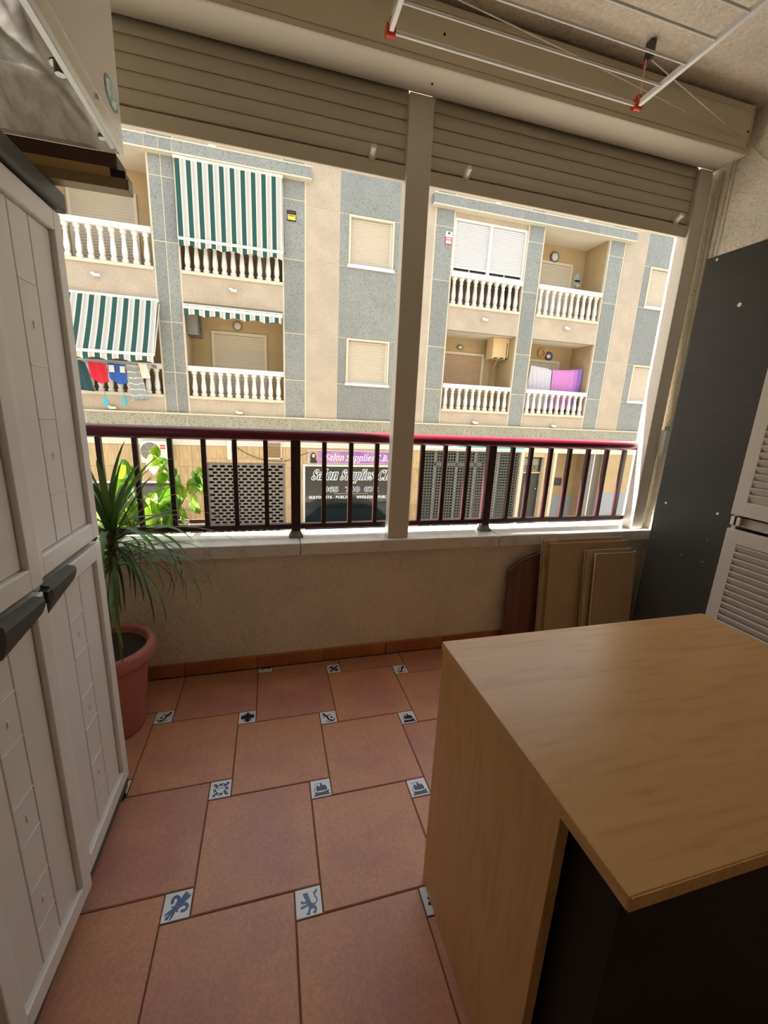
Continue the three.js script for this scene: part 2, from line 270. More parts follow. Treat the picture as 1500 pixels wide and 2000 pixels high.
// picture inserts: navy glaze on white, drawn as flat print
function emblem(kind) {
  const n = 160, c = document.createElement('canvas'); c.width = c.height = n; const g = c.getContext('2d');
  g.fillStyle = '#e9ecee'; g.fillRect(0, 0, n, n);
  g.strokeStyle = g.fillStyle = kind === 'fleur' || kind === 'lion' ? '#3d5480' : '#1d2544'; g.lineCap = g.lineJoin = 'round';
  const P = (w, pts) => { g.lineWidth = w; g.beginPath(); g.moveTo(pts[0][0], pts[0][1]); for (let i = 1; i < pts.length; i++) pts[i].length === 2 ? g.lineTo(...pts[i]) : g.quadraticCurveTo(...pts[i]); g.stroke(); };
  const E = (x, y, a, b, r = 0) => { g.beginPath(); g.ellipse(x, y, a, b, r, 0, 7); g.fill(); };
  if (kind === 'fleur') {
    g.save(); g.translate(80, 80); g.rotate(0.75); g.scale(1.18, 1.18);
    for (const r of [-0.22, 0, 0.22]) { g.save(); g.rotate(r); E(0, -34, 9, 34); g.restore(); }
    P(15, [[-6, 14], [-14, -34, -40, -24], [-54, -10, -36, 4]]); P(15, [[6, 14], [14, -34, 40, -24], [54, -10, 36, 4]]);
    P(9, [[-18, 16], [18, 16]]); for (const r of [-0.3, 0, 0.3]) { g.save(); g.rotate(r); E(0, 40, 6, 24); g.restore(); } E(0, 60, 9, 9); g.restore();
  } else if (kind === 'lion') {
    E(64, 42, 15, 17); P(26, [[70, 58], [76, 82, 88, 100]]); E(92, 102, 20, 16); P(12, [[66, 72], [48, 84, 40, 74]]); P(12, [[70, 88], [54, 102, 36, 98]]); E(36, 100, 9, 8); E(38, 72, 8, 8);
    P(14, [[88, 108], [76, 118, 74, 136]]); E(70, 138, 11, 7); P(15, [[104, 106], [122, 116, 110, 134]]); E(108, 136, 11, 7); P(8, [[108, 96], [136, 84, 122, 62], [108, 46, 122, 32]]); E(114, 34, 9, 7); E(126, 26, 7, 10); E(52, 32, 8, 6);
  } else if (kind === 'ship') {
    g.beginPath(); g.moveTo(24, 104); g.quadraticCurveTo(80, 122, 138, 100); g.lineTo(130, 130); g.lineTo(34, 134); g.fill(); g.fillRect(18, 128, 124, 14);
    for (const [x, h] of [[56, 56], [84, 70], [108, 52]]) { g.beginPath(); g.moveTo(x - 14, 100); g.quadraticCurveTo(x - 18, 100 - h / 2, x - 6, 100 - h); g.quadraticCurveTo(x + 22, 92 - h / 2, x + 14, 100); g.fill(); }
    P(4, [[30, 40], [60, 26, 92, 34]]); P(5, [[22, 98], [40, 66, 34, 60]]);
  } else if (kind === 'flower') {
    for (let i = 0; i < 8; i++) { const a = i * 0.785, x = 80 + 44 * Math.cos(a), y = 80 + 44 * Math.sin(a); E(x, y, 17, 7, a + 0.8); E(x + 9 * Math.sin(a), y - 9 * Math.cos(a), 12, 6, a - 0.7); }
    P(6, [[44, 60], [80, 30, 108, 56], [122, 90, 90, 112], [56, 118, 46, 92]]); for (const [x, y] of [[34, 34], [126, 34], [34, 126], [126, 126]]) { E(x, y, 15, 6, 0.8); E(x, y, 15, 6, -0.8); } P(6, [[62, 78], [78, 60, 100, 74]]);
  } else if (kind === 'eagle') {
    P(24, [[80, 44], [80, 112]]); for (const s of [-1, 1]) for (const [dx, dy, l] of [[20, 52, 40], [36, 58, 34], [52, 62, 26]]) { E(80 + s * dx, dy + l / 2, 9, l); } E(80, 30, 13, 14); P(12, [[60, 122], [80, 108], [100, 122]]); E(80, 132, 18, 12); P(9, [[44, 128], [66, 112]]); P(9, [[116, 128], [94, 112]]);
  } else if (kind === 'mermaid' || kind === 'mermaid2') {
    g.save(); if (kind === 'mermaid2') { g.translate(160, 0); g.scale(-1, 1); }
    P(16, [[46, 128], [92, 116, 92, 80]]); P(18, [[92, 84], [96, 56, 118, 44]]); E(124, 32, 13, 12); P(8, [[104, 62], [76, 56, 62, 40]]); P(8, [[106, 66], [128, 74, 136, 62]]); P(9, [[52, 128], [30, 128, 28, 104]]); P(8, [[40, 132], [84, 140, 112, 124]]); E(54, 84, 9, 16, 0.6); g.restore();
  } else if (kind === 'cross') {
    for (const a of [0.785, 2.356, 3.927, 5.498]) { const x = 80 + 40 * Math.cos(a), y = 80 + 40 * Math.sin(a); P(17, [[80, 80], [x, y]]); E(x - 8, y + 8, 14, 14); E(x + 9, y - 7, 13, 13); } E(80, 80, 18, 16);
  } else {
    P(20, [[40, 92], [80, 78, 120, 92]]); E(60, 74, 30, 13, 0.35); E(106, 84, 28, 10, -0.2); E(36, 96, 12, 9); P(10, [[116, 92], [138, 104, 142, 96]]);
  }
  const t = new THREE.CanvasTexture(c); t.colorSpace = THREE.SRGBColorSpace; t.magFilter = THREE.LinearFilter; return mat({ map: t, roughness: 0.25 });
}
const EMB = {}; for (const k of ['fleur', 'lion', 'ship', 'flower', 'eagle', 'mermaid', 'mermaid2', 'cross', 'bird']) EMB[k] = emblem(k);
{
  const L = 0.33, s = 0.07, ox = -0.3674, oz = 0.9688, gap = 0.0016, kinds = Object.keys(EMB);
  const set = { '0,0': 'fleur', '1,0': 'lion', '2,0': 'bird', '0,1': 'flower', '1,1': 'ship', '2,1': 'ship', '-1,2': 'mermaid', '0,2': 'eagle', '1,2': 'mermaid2', '2,2': 'ship', '1,3': 'cross', '2,3': 'mermaid', '0,3': 'bird' };
  const cache = new Map(), clip = (x0, x1, z0, z1) => [Math.max(x0, XL), Math.min(x1, XR), Math.max(z0, 0.012), Math.min(z1, ZB)];
  for (let i = -4; i <= 9; i++) for (let j = -6; j <= 6; j++) {
    const x = ox + i * L + j * s, z = oz + i * s - j * L;
    for (const big of [true, false]) {
      let [x0, x1, z0, z1] = big ? clip(x + s + gap, x + s + L - gap, z + s - L + gap, z + s - gap) : clip(x + gap, x + s - gap, z + gap, z + s - gap);
      const w = x1 - x0, d = z1 - z0; if (w < 0.012 || d < 0.008) continue;
      const key = [w.toFixed(3), d.toFixed(3), big].join();
      if (!cache.has(key)) {
        const g = slab(w, d, 0.012, big ? 0.0022 : 0.001);
        if (!big) { const p = g.attributes.position, uv = g.attributes.uv; for (let k = 0; k < p.count; k++) uv.setXY(k, (p.getX(k) + w / 2) / s, 1 - (d / 2 - p.getY(k) + (s - d - 2 * gap > 0.004 ? s - d : 0)) / s); }
        else { const uv = g.attributes.uv; for (let k = 0; k < uv.count; k++) uv.setXY(k, uv.getX(k) + 0.2, uv.getY(k) + 0.2); }
        g.rotateX(-Math.PI / 2); cache.set(key, g);
      }
      const h = Math.floor(hash(i + 20, j + 20, 5) * 97);
      place(big ? 'terracotta_tile' : 'picture_tile', cache.get(key), big ? M.terracotta[h % 5] : EMB[set[i + ',' + j] ?? kinds[h % kinds.length]], floor, (x0 + x1) / 2, -0.012, (z0 + z1) / 2, big && h % 2 ? [0, 0, 0] : null);
    }
  }
}
const base1 = structure('baseboard_front', [0.5, 0, 0.006], 'terracotta skirting tiles along the foot of the parapet wall', 'skirting');
for (let i = 0; i < 10; i++) {
  const x0 = Math.max(XL, -0.49 - 0.33 + (i - 1) * 0.33), x1 = Math.min(XR, -0.49 + (i - 1) * 0.33 - 0.003); if (x1 - x0 < 0.02) continue;
  const g = slab(x1 - x0, 0.068, 0.011, 0.004); place('skirting_tile', g, M.skirt, base1, (x0 + x1) / 2, 0.034, 0);
}
part('drain_cover', box(0.515, 0.555, 0.006, 0.03, 0.01, 0.014, 0.002), M.flange, base1, 'small grey drain outlet in the skirting');
// marble sill, in three lengths
const sill = structure('trim_1', [0.5, 0.59, -0.08], 'pale polished marble window sill in three lengths', 'sill');
for (const [a, b] of [[XL, 0.048], [0.05, 1.098], [1.1, XR]]) part('sill_slab', box(a, b, SILL - 0.062, SILL, ZO + 0.004, 0.03, 0.006), M.marble, sill);

// ---------------------------------------------------------------- window frame, shutters and shutter box
const win = structure('window_1', [0.53, SILL, 0], 'beige window frame with a central post dividing two roller shutters', 'window frame');
part('mullion', box(0.482, 0.588, SILL, 2.5, -0.06, 0, 0.004), M.frame, win);
part('jamb', box(1.994, 2.072, SILL, 2.5, -0.07, 0, 0.004), M.frame, win);
part('jamb_guide', box(2.074, 2.1, SILL, 2.5, -0.075, -0.02, 0.003), M.white, win);
part('jamb', box(XL, XL + 0.08, SILL, 2.5, -0.07, 0, 0.004), M.frame, win);
function rollerShutter(x0, x1, knobs, label) {
  const t = thing('roller_shutter', label, 'roller shutter', [(x0 + x1) / 2, 2.2, -0.03], 'beige roller shutters pulled up in the window');
  const g = new THREE.Shape([[0.001, 0.0025], [0.006, 0.003], [0.0085, 0.008], [0.0095, 0.025], [0.0085, 0.042], [0.006, 0.0475], [0.001, 0.048], [0.001, 0.052], [-0.004, 0.052], [-0.004, 0.0015], [0.001, 0.0015]].map((p) => new THREE.Vector2(...p)));
  const sl = metres(toCreasedNormals(new THREE.ExtrudeGeometry(g, { depth: x1 - x0, bevelEnabled: false }).rotateY(-Math.PI / 2), 0.6)); sl.translate((x1 - x0) / 2, 0, 0);
  for (let i = 0; i < 6; i++) place('slat', sl, M.shutter, t, (x0 + x1) / 2, 2.2625 + i * 0.0505, -0.03);
  part('seal_strip', box(x0, x1, 2.25, 2.27, -0.036, -0.031), M.dark, t);
  part('bottom_bar', box(x0, x1, 2.2, 2.255, -0.036, -0.014, 0.004), M.shutter, t);
  for (const k of knobs) { const st = part('stopper', merge([new THREE.CylinderGeometry(0.011, 0.013, 0.045, 12).rotateX(1.2).translate(k, 2.272, 0.0), new THREE.CylinderGeometry(0.015, 0.015, 0.008, 12).rotateX(Math.PI / 2).translate(k, 2.262, -0.012)]), M.white, t, 'small cream stopper knob'); }
  return t;
}
rollerShutter(XL + 0.06, 0.484, [0.339, -0.72], 'wide beige roller shutter on the left, half hidden behind the water heater');
rollerShutter(0.586, 2.0, [0.754, 1.912], 'beige roller shutter on the right with two cream stopper knobs');
const sbox = thing('shutter_box', 'long beige roller shutter box under the ceiling across the window', 'shutter box', [0.55, 2.495, 0.075]);
part('front_panel', box(XL, 2.062, 2.495, 2.682, 0.138, 0.15, 0.003), M.boxBeige, sbox);
part('front_ridge', box(XL, 2.062, 2.515, 2.522, 0.15, 0.153, 0.001), M.boxBeige, sbox);
part('front_ridge', box(XL, 2.062, 2.655, 2.66, 0.15, 0.153, 0.001), M.boxBeige, sbox);
part('underside', box(XL, 2.062, 2.5, 2.51, 0.0, 0.138), M.boxUnder, sbox, 'pale underside panel');
part('top_panel', box(XL, 2.062, 2.672, 2.682, 0.0, 0.138), M.boxBeige, sbox);
part('end_cap', box(2.062, 2.07, 2.493, 2.684, 0.0, 0.152, 0.002), M.boxBeige, sbox);
for (const [x, y] of [[0.555, 2.594], [2.05, 2.581]]) part('screw', new THREE.CylinderGeometry(0.004, 0.004, 0.004, 10).rotateX(Math.PI / 2).translate(x, y, 0.151), M.dark, sbox);
part('screw', new THREE.CylinderGeometry(0.004, 0.004, 0.004, 10).translate(0.549, 2.498, 0.064), M.dark, sbox);
const sw = thing('strap_winder', 'small cream shutter strap winder box fixed at the right window jamb', 'strap winder', [2.09, 1.1, 0.02]);
part('body', box(2.07, 2.118, 1.1, 1.235, 0.0, 0.036, 0.008), M.whiteLac, sw);
part('strap_guide', box(2.082, 2.108, 1.232, 1.26, 0.008, 0.028, 0.006), M.steel, sw);
part('strap_guide', box(2.08, 2.1, 1.08, 1.102, 0.008, 0.026, 0.006), M.whiteLac, sw);
part('strap', box(2.108, 2.111, 1.25, 2.497, 0.01, 0.024), M.cord, sw);
part('cord', tube([[2.115, 2.52, 0.055], [2.112, 2.2, 0.05], [2.113, 1.8, 0.035], [2.108, 1.26, 0.018]], 0.0022, 24, 6), M.cord, sw);
part('cord', tube([[2.116, 2.52, 0.075], [2.114, 2.1, 0.07], [2.116, 1.75, 0.05]], 0.002, 20, 6), M.cord, sw);

// ---------------------------------------------------------------- railing in the window opening
{
  const r = thing('balcony_railing', 'maroon metal railing with vertical bars standing on the marble sill', 'railing', [0.55, SILL, -0.09]);
  const prof = []; for (let k = 0; k < 20; k++) { const a = k / 20 * Math.PI * 2, c = Math.cos(a), s = Math.sin(a); prof.push([Math.sign(c) * Math.pow(Math.abs(c), 0.95) * 0.031, Math.sign(s) * Math.pow(Math.abs(s), 0.95) * 0.028]); }
  const hr = extrude(prof, XR - XL - 0.004, 0).rotateY(Math.PI / 2).translate(XL + 0.002, 1.136, -0.09);
  part('handrail', metres(toCreasedNormals(hr, 0.7)), M.maroon, r, 'rounded glossy maroon handrail');
  const fl = part('wall_flange', lathe([[0, 0.014], [0.03, 0.014], [0.036, 0.004], [0.037, 0], [0, 0]], 20).scale(1, 1, 0.85).rotateZ(Math.PI / 2).translate(XR - 0.001, 1.136, -0.09), M.maroon, r);
  part('bottom_rail', box(XL + 0.002, XR - 0.002, 0.69, 0.715, -0.105, -0.075, 0.003), M.railDark, r);
  const bg = new THREE.BoxGeometry(0.02, 0.4, 0.02);
  const bars = [-0.77, -0.635, -0.5, -0.365, -0.235, -0.1, 0.17, 0.3, 0.43, 0.55, 0.67, 0.795, 0.925, 1.19, 1.305, 1.43, 1.555, 1.68, 1.81, 1.935, 2.06, -0.9];
  for (const x of bars) place('baluster', bg, M.railDark, r, x, 0.912, -0.09);
  for (const x of [0.035, 1.06]) {
    const p = part('post', box(x - 0.022, x + 0.022, SILL, 1.115, -0.112, -0.068, 0.003), M.railDark, r);
    part('foot', merge([lathe([[0, 0.036], [0.03, 0.036], [0.034, 0.02], [0.046, 0.008], [0.048, 0], [0, 0]], 4).rotateY(Math.PI / 4).translate(x, SILL, -0.09)]), M.flange, p, 'grey cast foot');
  }
}

// ---------------------------------------------------------------- desk
{
  const d = thing('desk', 'beech laminate desk with a black knee space, nearest the viewer', 'desk', [0.72, 0, 1.36]);
  const tg = box(0.31, 1.125, 0.718, 0.74, 1.085, 1.632, 0.002);
  part('desk_top', tg, M.beechTop, d);
  part('edge_band', box(0.312, 1.123, 0.7185, 0.7395, 1.632, 1.6335), M.beechSide, d);
  part('side_panel', box(0.312, 0.332, 0.0, 0.718, 1.09, 1.515, 0.001), M.beechSide, d, 'upright beech side panel');
  part('side_panel', box(1.1, 1.12, 0.0, 0.718, 1.09, 1.515, 0.001), M.beechSide, d);
  part('modesty_panel', box(0.332, 1.1, 0.03, 0.718, 1.095, 1.111), M.beechSide, d);
  part('plinth', box(0.332, 1.1, 0.0, 0.03, 1.1, 1.125), M.beechSide, d);
  part('drawer_unit', box(0.345, 1.09, 0.012, 0.706, 1.13, 1.6), M.dark, d, 'dark inner carcass');
}

// ---------------------------------------------------------------- white storage cabinet on the left
{
  const t = thing('storage_cabinet', 'tall off-white plastic storage cabinet with dark grey handles', 'cabinet', [-0.74, 0, 0.945]);
  const X0 = -0.93, XF = -0.55, Z0 = 0.605, Z1 = 1.25;
  part('side_panel', box(X0, XF - 0.03, 0.05, 1.69, Z0, Z0 + 0.02), M.cabinet, t);
  part('side_panel', box(X0, XF - 0.03, 0.05, 1.69, Z1 - 0.02, Z1), M.cabinet, t);
  part('back_panel', box(X0, X0 + 0.012, 0.05, 1.69, Z0 + 0.02, Z1 - 0.02), M.cabinet, t);
  part('base', box(X0, XF - 0.004, 0.03, 0.05, Z0, Z1, 0.004), M.darkGrey, t);
  part('lid', box(X0 - 0.01, XF + 0.012, 1.69, 1.735, Z0 - 0.012, Z1 + 0.012, 0.008), M.darkGrey, t, 'dark grey cabinet top');
  for (const y of [0.45, 0.88, 1.3]) part('shelf', box(X0 + 0.012, XF - 0.05, y, y + 0.018, Z0 + 0.02, Z1 - 0.02), M.cabinet, t);
  for (const [x, z] of [[X0 + 0.05, Z0 + 0.04], [XF - 0.03, Z0 + 0.03], [X0 + 0.05, Z1 - 0.04], [XF - 0.03, Z1 - 0.03]]) part('foot', merge([new THREE.CylinderGeometry(0.02, 0.024, 0.03, 14).translate(x, 0.015, z), box(x - 0.012, x + 0.02, 0.01, 0.03, z - 0.03, z + 0.01)]), M.blackPlastic, t);
  // door built in its own frame: width along +u (0..W) from the hinge, outward +x
  function door(hingeZ, dir, y0, y1, upper, swing, handleAtTop, W) {
    const h = y1 - y0, st = 0.04, g = new THREE.Group(); 
    const P = (u0, u1, v0, v1, x0, x1, r = 0) => box(x0, x1, v0, v1, Math.min(dir * u0, dir * u1), Math.max(dir * u0, dir * u1), r);
    const frame = new THREE.Mesh(merge([P(0, st, 0, h, -0.026, 0, 0.004), P(W - st, W, 0, h, -0.026, 0, 0.004), P(st - 0.003, W - st + 0.003, 0, st + 0.006, -0.026, 0, 0.004), P(st - 0.003, W - st + 0.003, h - st - 0.006, h, -0.026, 0, 0.004)]), M.cabinet);
    frame.name = 'door'; frame.castShadow = frame.receiveShadow = true;
    const o = originOf(t); frame.position.set(XF - o[0], y0 - o[1], hingeZ - o[2]); frame.rotation.y = swing; t.add(frame);
    const sub = (name, geo, m) => { const q = new THREE.Mesh(geo, m); q.name = name; q.castShadow = q.receiveShadow = true; frame.add(q); return q; };
    sub('panel_back', P(st - 0.004, W - st + 0.004, st, h - st, -0.024, -0.017), M.cabinetPanel);
    const a = st + 0.002, b = W - st - 0.002, v0 = st + 0.008, v1 = h - st - 0.008, pw = (b - a) / 3;
    const c1 = a + pw * 1.05, c2 = a + pw * 1.95, gp = 0.0013;
    sub('plank', P(a, c1 - gp, v0, v1, -0.018, -0.0115, 0.002), M.cabinetPanel); sub('plank', P(c2 + gp, b, v0, v1, -0.018, -0.0115, 0.002), M.cabinetPanel);
    sub('plank', P(c1 + gp, c2 - gp, v0, v1, -0.018, -0.0115, 0.002), M.cabinetPanel);
    const cuts = upper ? [0.16, 0.4, 0.56, 0.8] : [0.12, 0.26, 0.42, 0.55, 0.72, 0.86];
    cuts.forEach((k, i) => {
      const v = mix(v0, v1, k); sub('moulded_line', P(c1 + gp, c2 - gp, v - 0.0016, v + 0.0016, -0.012, -0.0098, 0.001), M.cabinetPanel);
      if (i % 2 === 0) { const m = mix(v0, v1, (k + cuts[i + 1]) / 2); sub('moulded_dimple', P((c1 + c2) / 2 - 0.003, (c1 + c2) / 2 + 0.003, m - 0.008, m + 0.008, -0.0125, -0.0098, 0.0012), M.cabinetPanel); }
    });
    if (handleAtTop) {
      // wedge handle: a sloped trough standing out at the free edge of the lower door
      const L = 0.118, prof = [[0, 0], [0.031, -0.004], [0.036, -0.012], [0.033, -0.03], [0.022, -0.05], [0.01, -0.061], [0, -0.064]];
      const s = extrude(prof, L, 0.003), p = s.attributes.position;
      for (let i = 0; i < p.count; i++) { const e = clamp(p.getZ(i) / L); p.setX(i, p.getX(i) * (1 - 0.55 * Math.pow(Math.abs(e - 0.5) * 2, 3))); p.setY(i, p.getY(i) * (1 - 0.35 * Math.pow(1 - e, 2))); }
      s.computeVertexNormals(); const hd = sub('handle', s, M.darkGrey); hd.position.set(0.001, h + 0.004, dir > 0 ? W - L - 0.014 : -W + 0.04);
      hd.userData.label = 'dark grey moulded handle';
    }
    return frame;
  }
  door(Z0 + 0.002, 1, 0.062, 0.872, false, 0, true, 0.338); door(Z0 + 0.002, 1, 0.888, 1.685, true, 0, false, 0.338);
  door(Z1 - 0.002, -1, 0.062, 0.872, false, -0.05, true, 0.3); door(Z1 - 0.002, -1, 0.888, 1.685, true, -0.05, false, 0.3);
  part('lock_clip', merge([box(XF, XF + 0.022, 0.846, 0.872, 0.932, 0.956, 0.003), new THREE.TorusGeometry(0.011, 0.004, 8, 16).rotateY(Math.PI / 2).translate(XF + 0.018, 0.859, 0.944)]), M.blackPlastic, t, 'black lock clip between the doors');
}

// ---------------------------------------------------------------- boards stacked on the cabinet
{
  const G = 'lengths of board and profile lying on the cabinet';
  const y = 1.735;
  let t = thing('metal_rail', 'tan metal rail lying lowest on top of the storage cabinet', 'rail', [-0.65, y, 0.653], G);
  part('channel', merge([box(-0.92, -0.385, y, y + 0.022, 0.635, 0.638), box(-0.92, -0.385, y, y + 0.003, 0.638, 0.669), box(-0.92, -0.385, y, y + 0.022, 0.669, 0.672)]), M.alu, t);
  part('end_cap', box(-0.386, -0.381, y, y + 0.023, 0.634, 0.673, 0.003), M.aluGrey, t);
  t = thing('timber_batten', 'pale timber batten lying on the tan rail above the cabinet', 'timber', [-0.67, y + 0.0235, 0.65], G);
  part('batten', box(-0.92, -0.42, y + 0.0235, y + 0.044, 0.6, 0.664, 0.002), M.timber, t);
  t = thing('black_block', 'small black block at the end of the pale timber batten', 'block', [-0.4, y + 0.0235, 0.64], G);
  part('block', box(-0.4195, -0.389, y + 0.0235, y + 0.044, 0.604, 0.66, 0.003), M.blackPlastic, t);
  t = thing('brown_board', 'dark brown board lying topmost under the water heater', 'board', [-0.66, y + 0.0445, 0.62], G);
  part('board', box(-0.92, -0.405, y + 0.0445, y + 0.075, 0.585, 0.658, 0.002), M.brownBoard, t);
}

// ---------------------------------------------------------------- water heater above the cabinet
{
  const t = thing('water_heater', 'white wall-hung water heater with a bare metal underside', 'water heater', [-0.735, 2.0, 0.53]);
  const X0 = XL, X1 = -0.5, Z0 = 0.215, Z1 = 0.84, y = 2.0;
  part('casing', merge([box(X1 - 0.014, X1, y, 2.68, Z0, Z1, 0.006), box(X0, X1 - 0.012, y, 2.68, Z0, Z0 + 0.012), box(X0, X1 - 0.012, y, 2.68, Z1 - 0.012, Z1), box(X0, X1 - 0.012, 2.668, 2.68, Z0, Z1)]), M.enamel, t);
  part('front_seam', box(X1 - 0.001, X1 + 0.003, y + 0.045, y + 0.05, Z0 + 0.004, Z1 - 0.004, 0.001), M.enamel, t);
  part('bottom_lip', merge([box(X1 - 0.03, X1 - 0.012, y + 0.002, y + 0.012, Z0 + 0.012, Z1 - 0.012, 0.003)]), M.steel, t, 'bright metal lip');
  // pressed underside: a dished pan with two creases
  const nx = 24, nz = 30, g = new THREE.PlaneGeometry(1, 1, nx, nz), p = g.attributes.position;
  for (let i = 0; i < p.count; i++) {
    const u = p.getX(i) + 0.5, v = p.getY(i) + 0.5, x = mix(X0 + 0.002, X1 - 0.014, u), z = mix(Z0 + 0.012, Z1 - 0.012, v);
    const e = Math.min(1, Math.min((1 - u) / 0.22, v / 0.2, (1 - v) / 0.2)), crease = Math.exp(-Math.pow((u + v * 0.5 - 0.95) / 0.07, 2)) * 0.03, bowl = Math.exp(-((u - 0.85) ** 2 + (v - 0.55) ** 2) / 0.012) * 0.035;
    p.setXYZ(i, x, y + 0.012 + 0.09 * Math.pow(clamp(e), 0.8) - crease + bowl, z);
  }
  g.computeVertexNormals(); part('underside_pan', g, M.galv, t, 'pressed galvanised underside');
  for (const [x, z] of [[-0.54, 0.27], [-0.545, 0.52]]) part('bolt', merge([new THREE.CylinderGeometry(0.012, 0.012, 0.02, 6).translate(x, y + 0.022, z), new THREE.CylinderGeometry(0.02, 0.02, 0.004, 20).translate(x, y + 0.032, z)]), M.steel, t, 'shiny bolt head');
  part('screw', new THREE.CylinderGeometry(0.006, 0.006, 0.006, 12).rotateZ(Math.PI / 2).translate(X1 + 0.001, y + 0.03, 0.43), M.steel, t);
  const st = new THREE.CircleGeometry(0.5, 32); st.scale(0.105, 0.075, 1).rotateY(Math.PI / 2).translate(X1 + 0.0015, y + 0.115, 0.295);
  part('sticker', st, M.sticker, t, 'faded pale blue oval sticker');
}

// ---------------------------------------------------------------- tall black board cabinet and louvred cupboard on the right
{
  const t = thing('board_cabinet', 'tall matt black panelled cabinet with screw heads standing against the right wall', 'cabinet', [1.98, 0, 0.43]);
  part('side_panel', box(1.87, 1.888, 0, 2.012, 0.235, 0.64, 0.001), M.blackBoard, t, 'black side panel');
  part('body', box(1.888, 2.1, 0, 1.995, 0.24, 0.64), M.blackBoard, t);
  part('top_panel', box(1.888, 2.1, 1.995, 2.012, 0.24, 0.64), M.blackBoard, t);
  for (const [y, z, r] of [[1.995, 0.285, 0.006], [1.779, 0.43, 0.009], [0.879, 0.29, 0.006], [0.887, 0.547, 0.006], [0.756, 0.532, 0.004], [0.648, 0.427, 0.004], [0.65, 0.532, 0.004]])
    part('screw', new THREE.CylinderGeometry(r, r, 0.003, 14).rotateZ(Math.PI / 2).translate(1.869, y, z), r > 0.005 ? M.white : M.flange, t);
}
{
  const t = thing('louvred_cupboard', 'white cupboard with louvred doors at the right edge', 'cupboard', [1.95, 0, 1.1]);
  const X = 1.8, Z0 = 0.645, Z1 = 1.5;
  part('side_panel', box(X + 0.022, XR - 0.02, 0, 2.2, Z0, Z0 + 0.018), M.louvre, t); part('side_panel', box(X + 0.022, XR - 0.02, 0, 2.2, Z1 - 0.018, Z1), M.louvre, t);
  part('top_panel', box(X, XR - 0.02, 2.2, 2.22, Z0 - 0.005, Z1 + 0.005), M.louvre, t); part('back_panel', box(XR - 0.02, XR - 0.012, 0, 2.2, Z0, Z1), M.louvre, t);
  part('shelf', box(X + 0.03, XR - 0.02, 0.862, 0.9, Z0 + 0.018, Z1 - 0.018), M.louvre, t);
  for (const [za, zb] of [[Z0, (Z0 + Z1) / 2 - 0.002], [(Z0 + Z1) / 2 + 0.002, Z1]]) for (const [y0, y1] of [[0.04, 0.852], [0.912, 2.19]]) {
    const st = 0.052, rl = 0.06;
    const d = part('door', merge([box(X, X + 0.02, y0, y1, za, za + st, 0.003), box(X, X + 0.02, y0, y1, zb - st, zb, 0.003), box(X, X + 0.02, y0, y0 + rl, za + st - 0.002, zb - st + 0.002, 0.003), box(X, X + 0.02, y1 - rl, y1, za + st - 0.002, zb - st + 0.002, 0.003)]), M.louvre, t);
    const sg = new THREE.BoxGeometry(0.006, 0.043, zb - za - 2 * st + 0.004); const n = Math.floor((y1 - y0 - 2 * rl) / 0.0285);
    for (let i = 0; i < n; i++) place('slat', sg, M.louvre, d, X + 0.011, y0 + rl + 0.014 + i * 0.0285, (za + zb) / 2, [0, 0, 0.52]);
  }
  for (const z of [Z0 + 0.012, Z0 + 0.035]) part('hinge', box(X + 0.002, X + 0.02, 0.868, 0.905, z - 0.008, z + 0.008, 0.002), M.steel, t);
}

// ---------------------------------------------------------------- cartons and brown panel leaning on the parapet
{
  const t = thing('headboard', 'dark brown wooden panel with a curved top leaning on the parapet wall', 'panel', [1.4, 0, 0.05]);
  const g = extrude([[1.165, 0.0], [1.165, 0.45], [1.2, 0.485], [1.27, 0.515], [1.36, 0.545], [1.5, 0.56], [1.7, 0.56], [1.7, 0]], 0.018, 0.002).rotateX(-0.07).translate(0, 0.003, 0.066);
  part('panel', metres(g), M.brownWood, t);
  part('edge_trim', tube([[1.172, 0.452, 0.056], [1.2, 0.49, 0.0535], [1.27, 0.52, 0.0515], [1.36, 0.549, 0.0495], [1.5, 0.565, 0.049], [1.7, 0.565, 0.049]], 0.006, 24, 6), M.brownWood, t);
}
function carton(x0, x1, h, z, lean, folds, label, zs = 0.014) {
  const t = thing('flattened_carton', label, 'carton', [(x0 + x1) / 2, 0, z], 'flattened cartons leaning under the window');
  const pose = (g) => g.rotateX(-lean).translate(0, 0.004, z);
  part('front_sheet', pose(box(x0, x1, 0, h, zs - 0.004, zs)), M.cardboard, t);
  part('back_sheet', pose(box(x0 + 0.01, x1 - 0.01, 0.0, h - 0.004, 0, 0.004)), M.cardboard, t);
  part('fold', pose(box(x0, x0 + 0.004, 0, h, 0.001, zs)), M.cardEdge, t); part('fold', pose(box(x1 - 0.004, x1, 0, h, 0.001, zs)), M.cardEdge, t);
  for (const f of folds) part('flap', pose(box(f[0], f[1], 0, h * 0.985, zs, zs + 0.004)), M.cardboard, t);
  return [t, pose, zs];
}
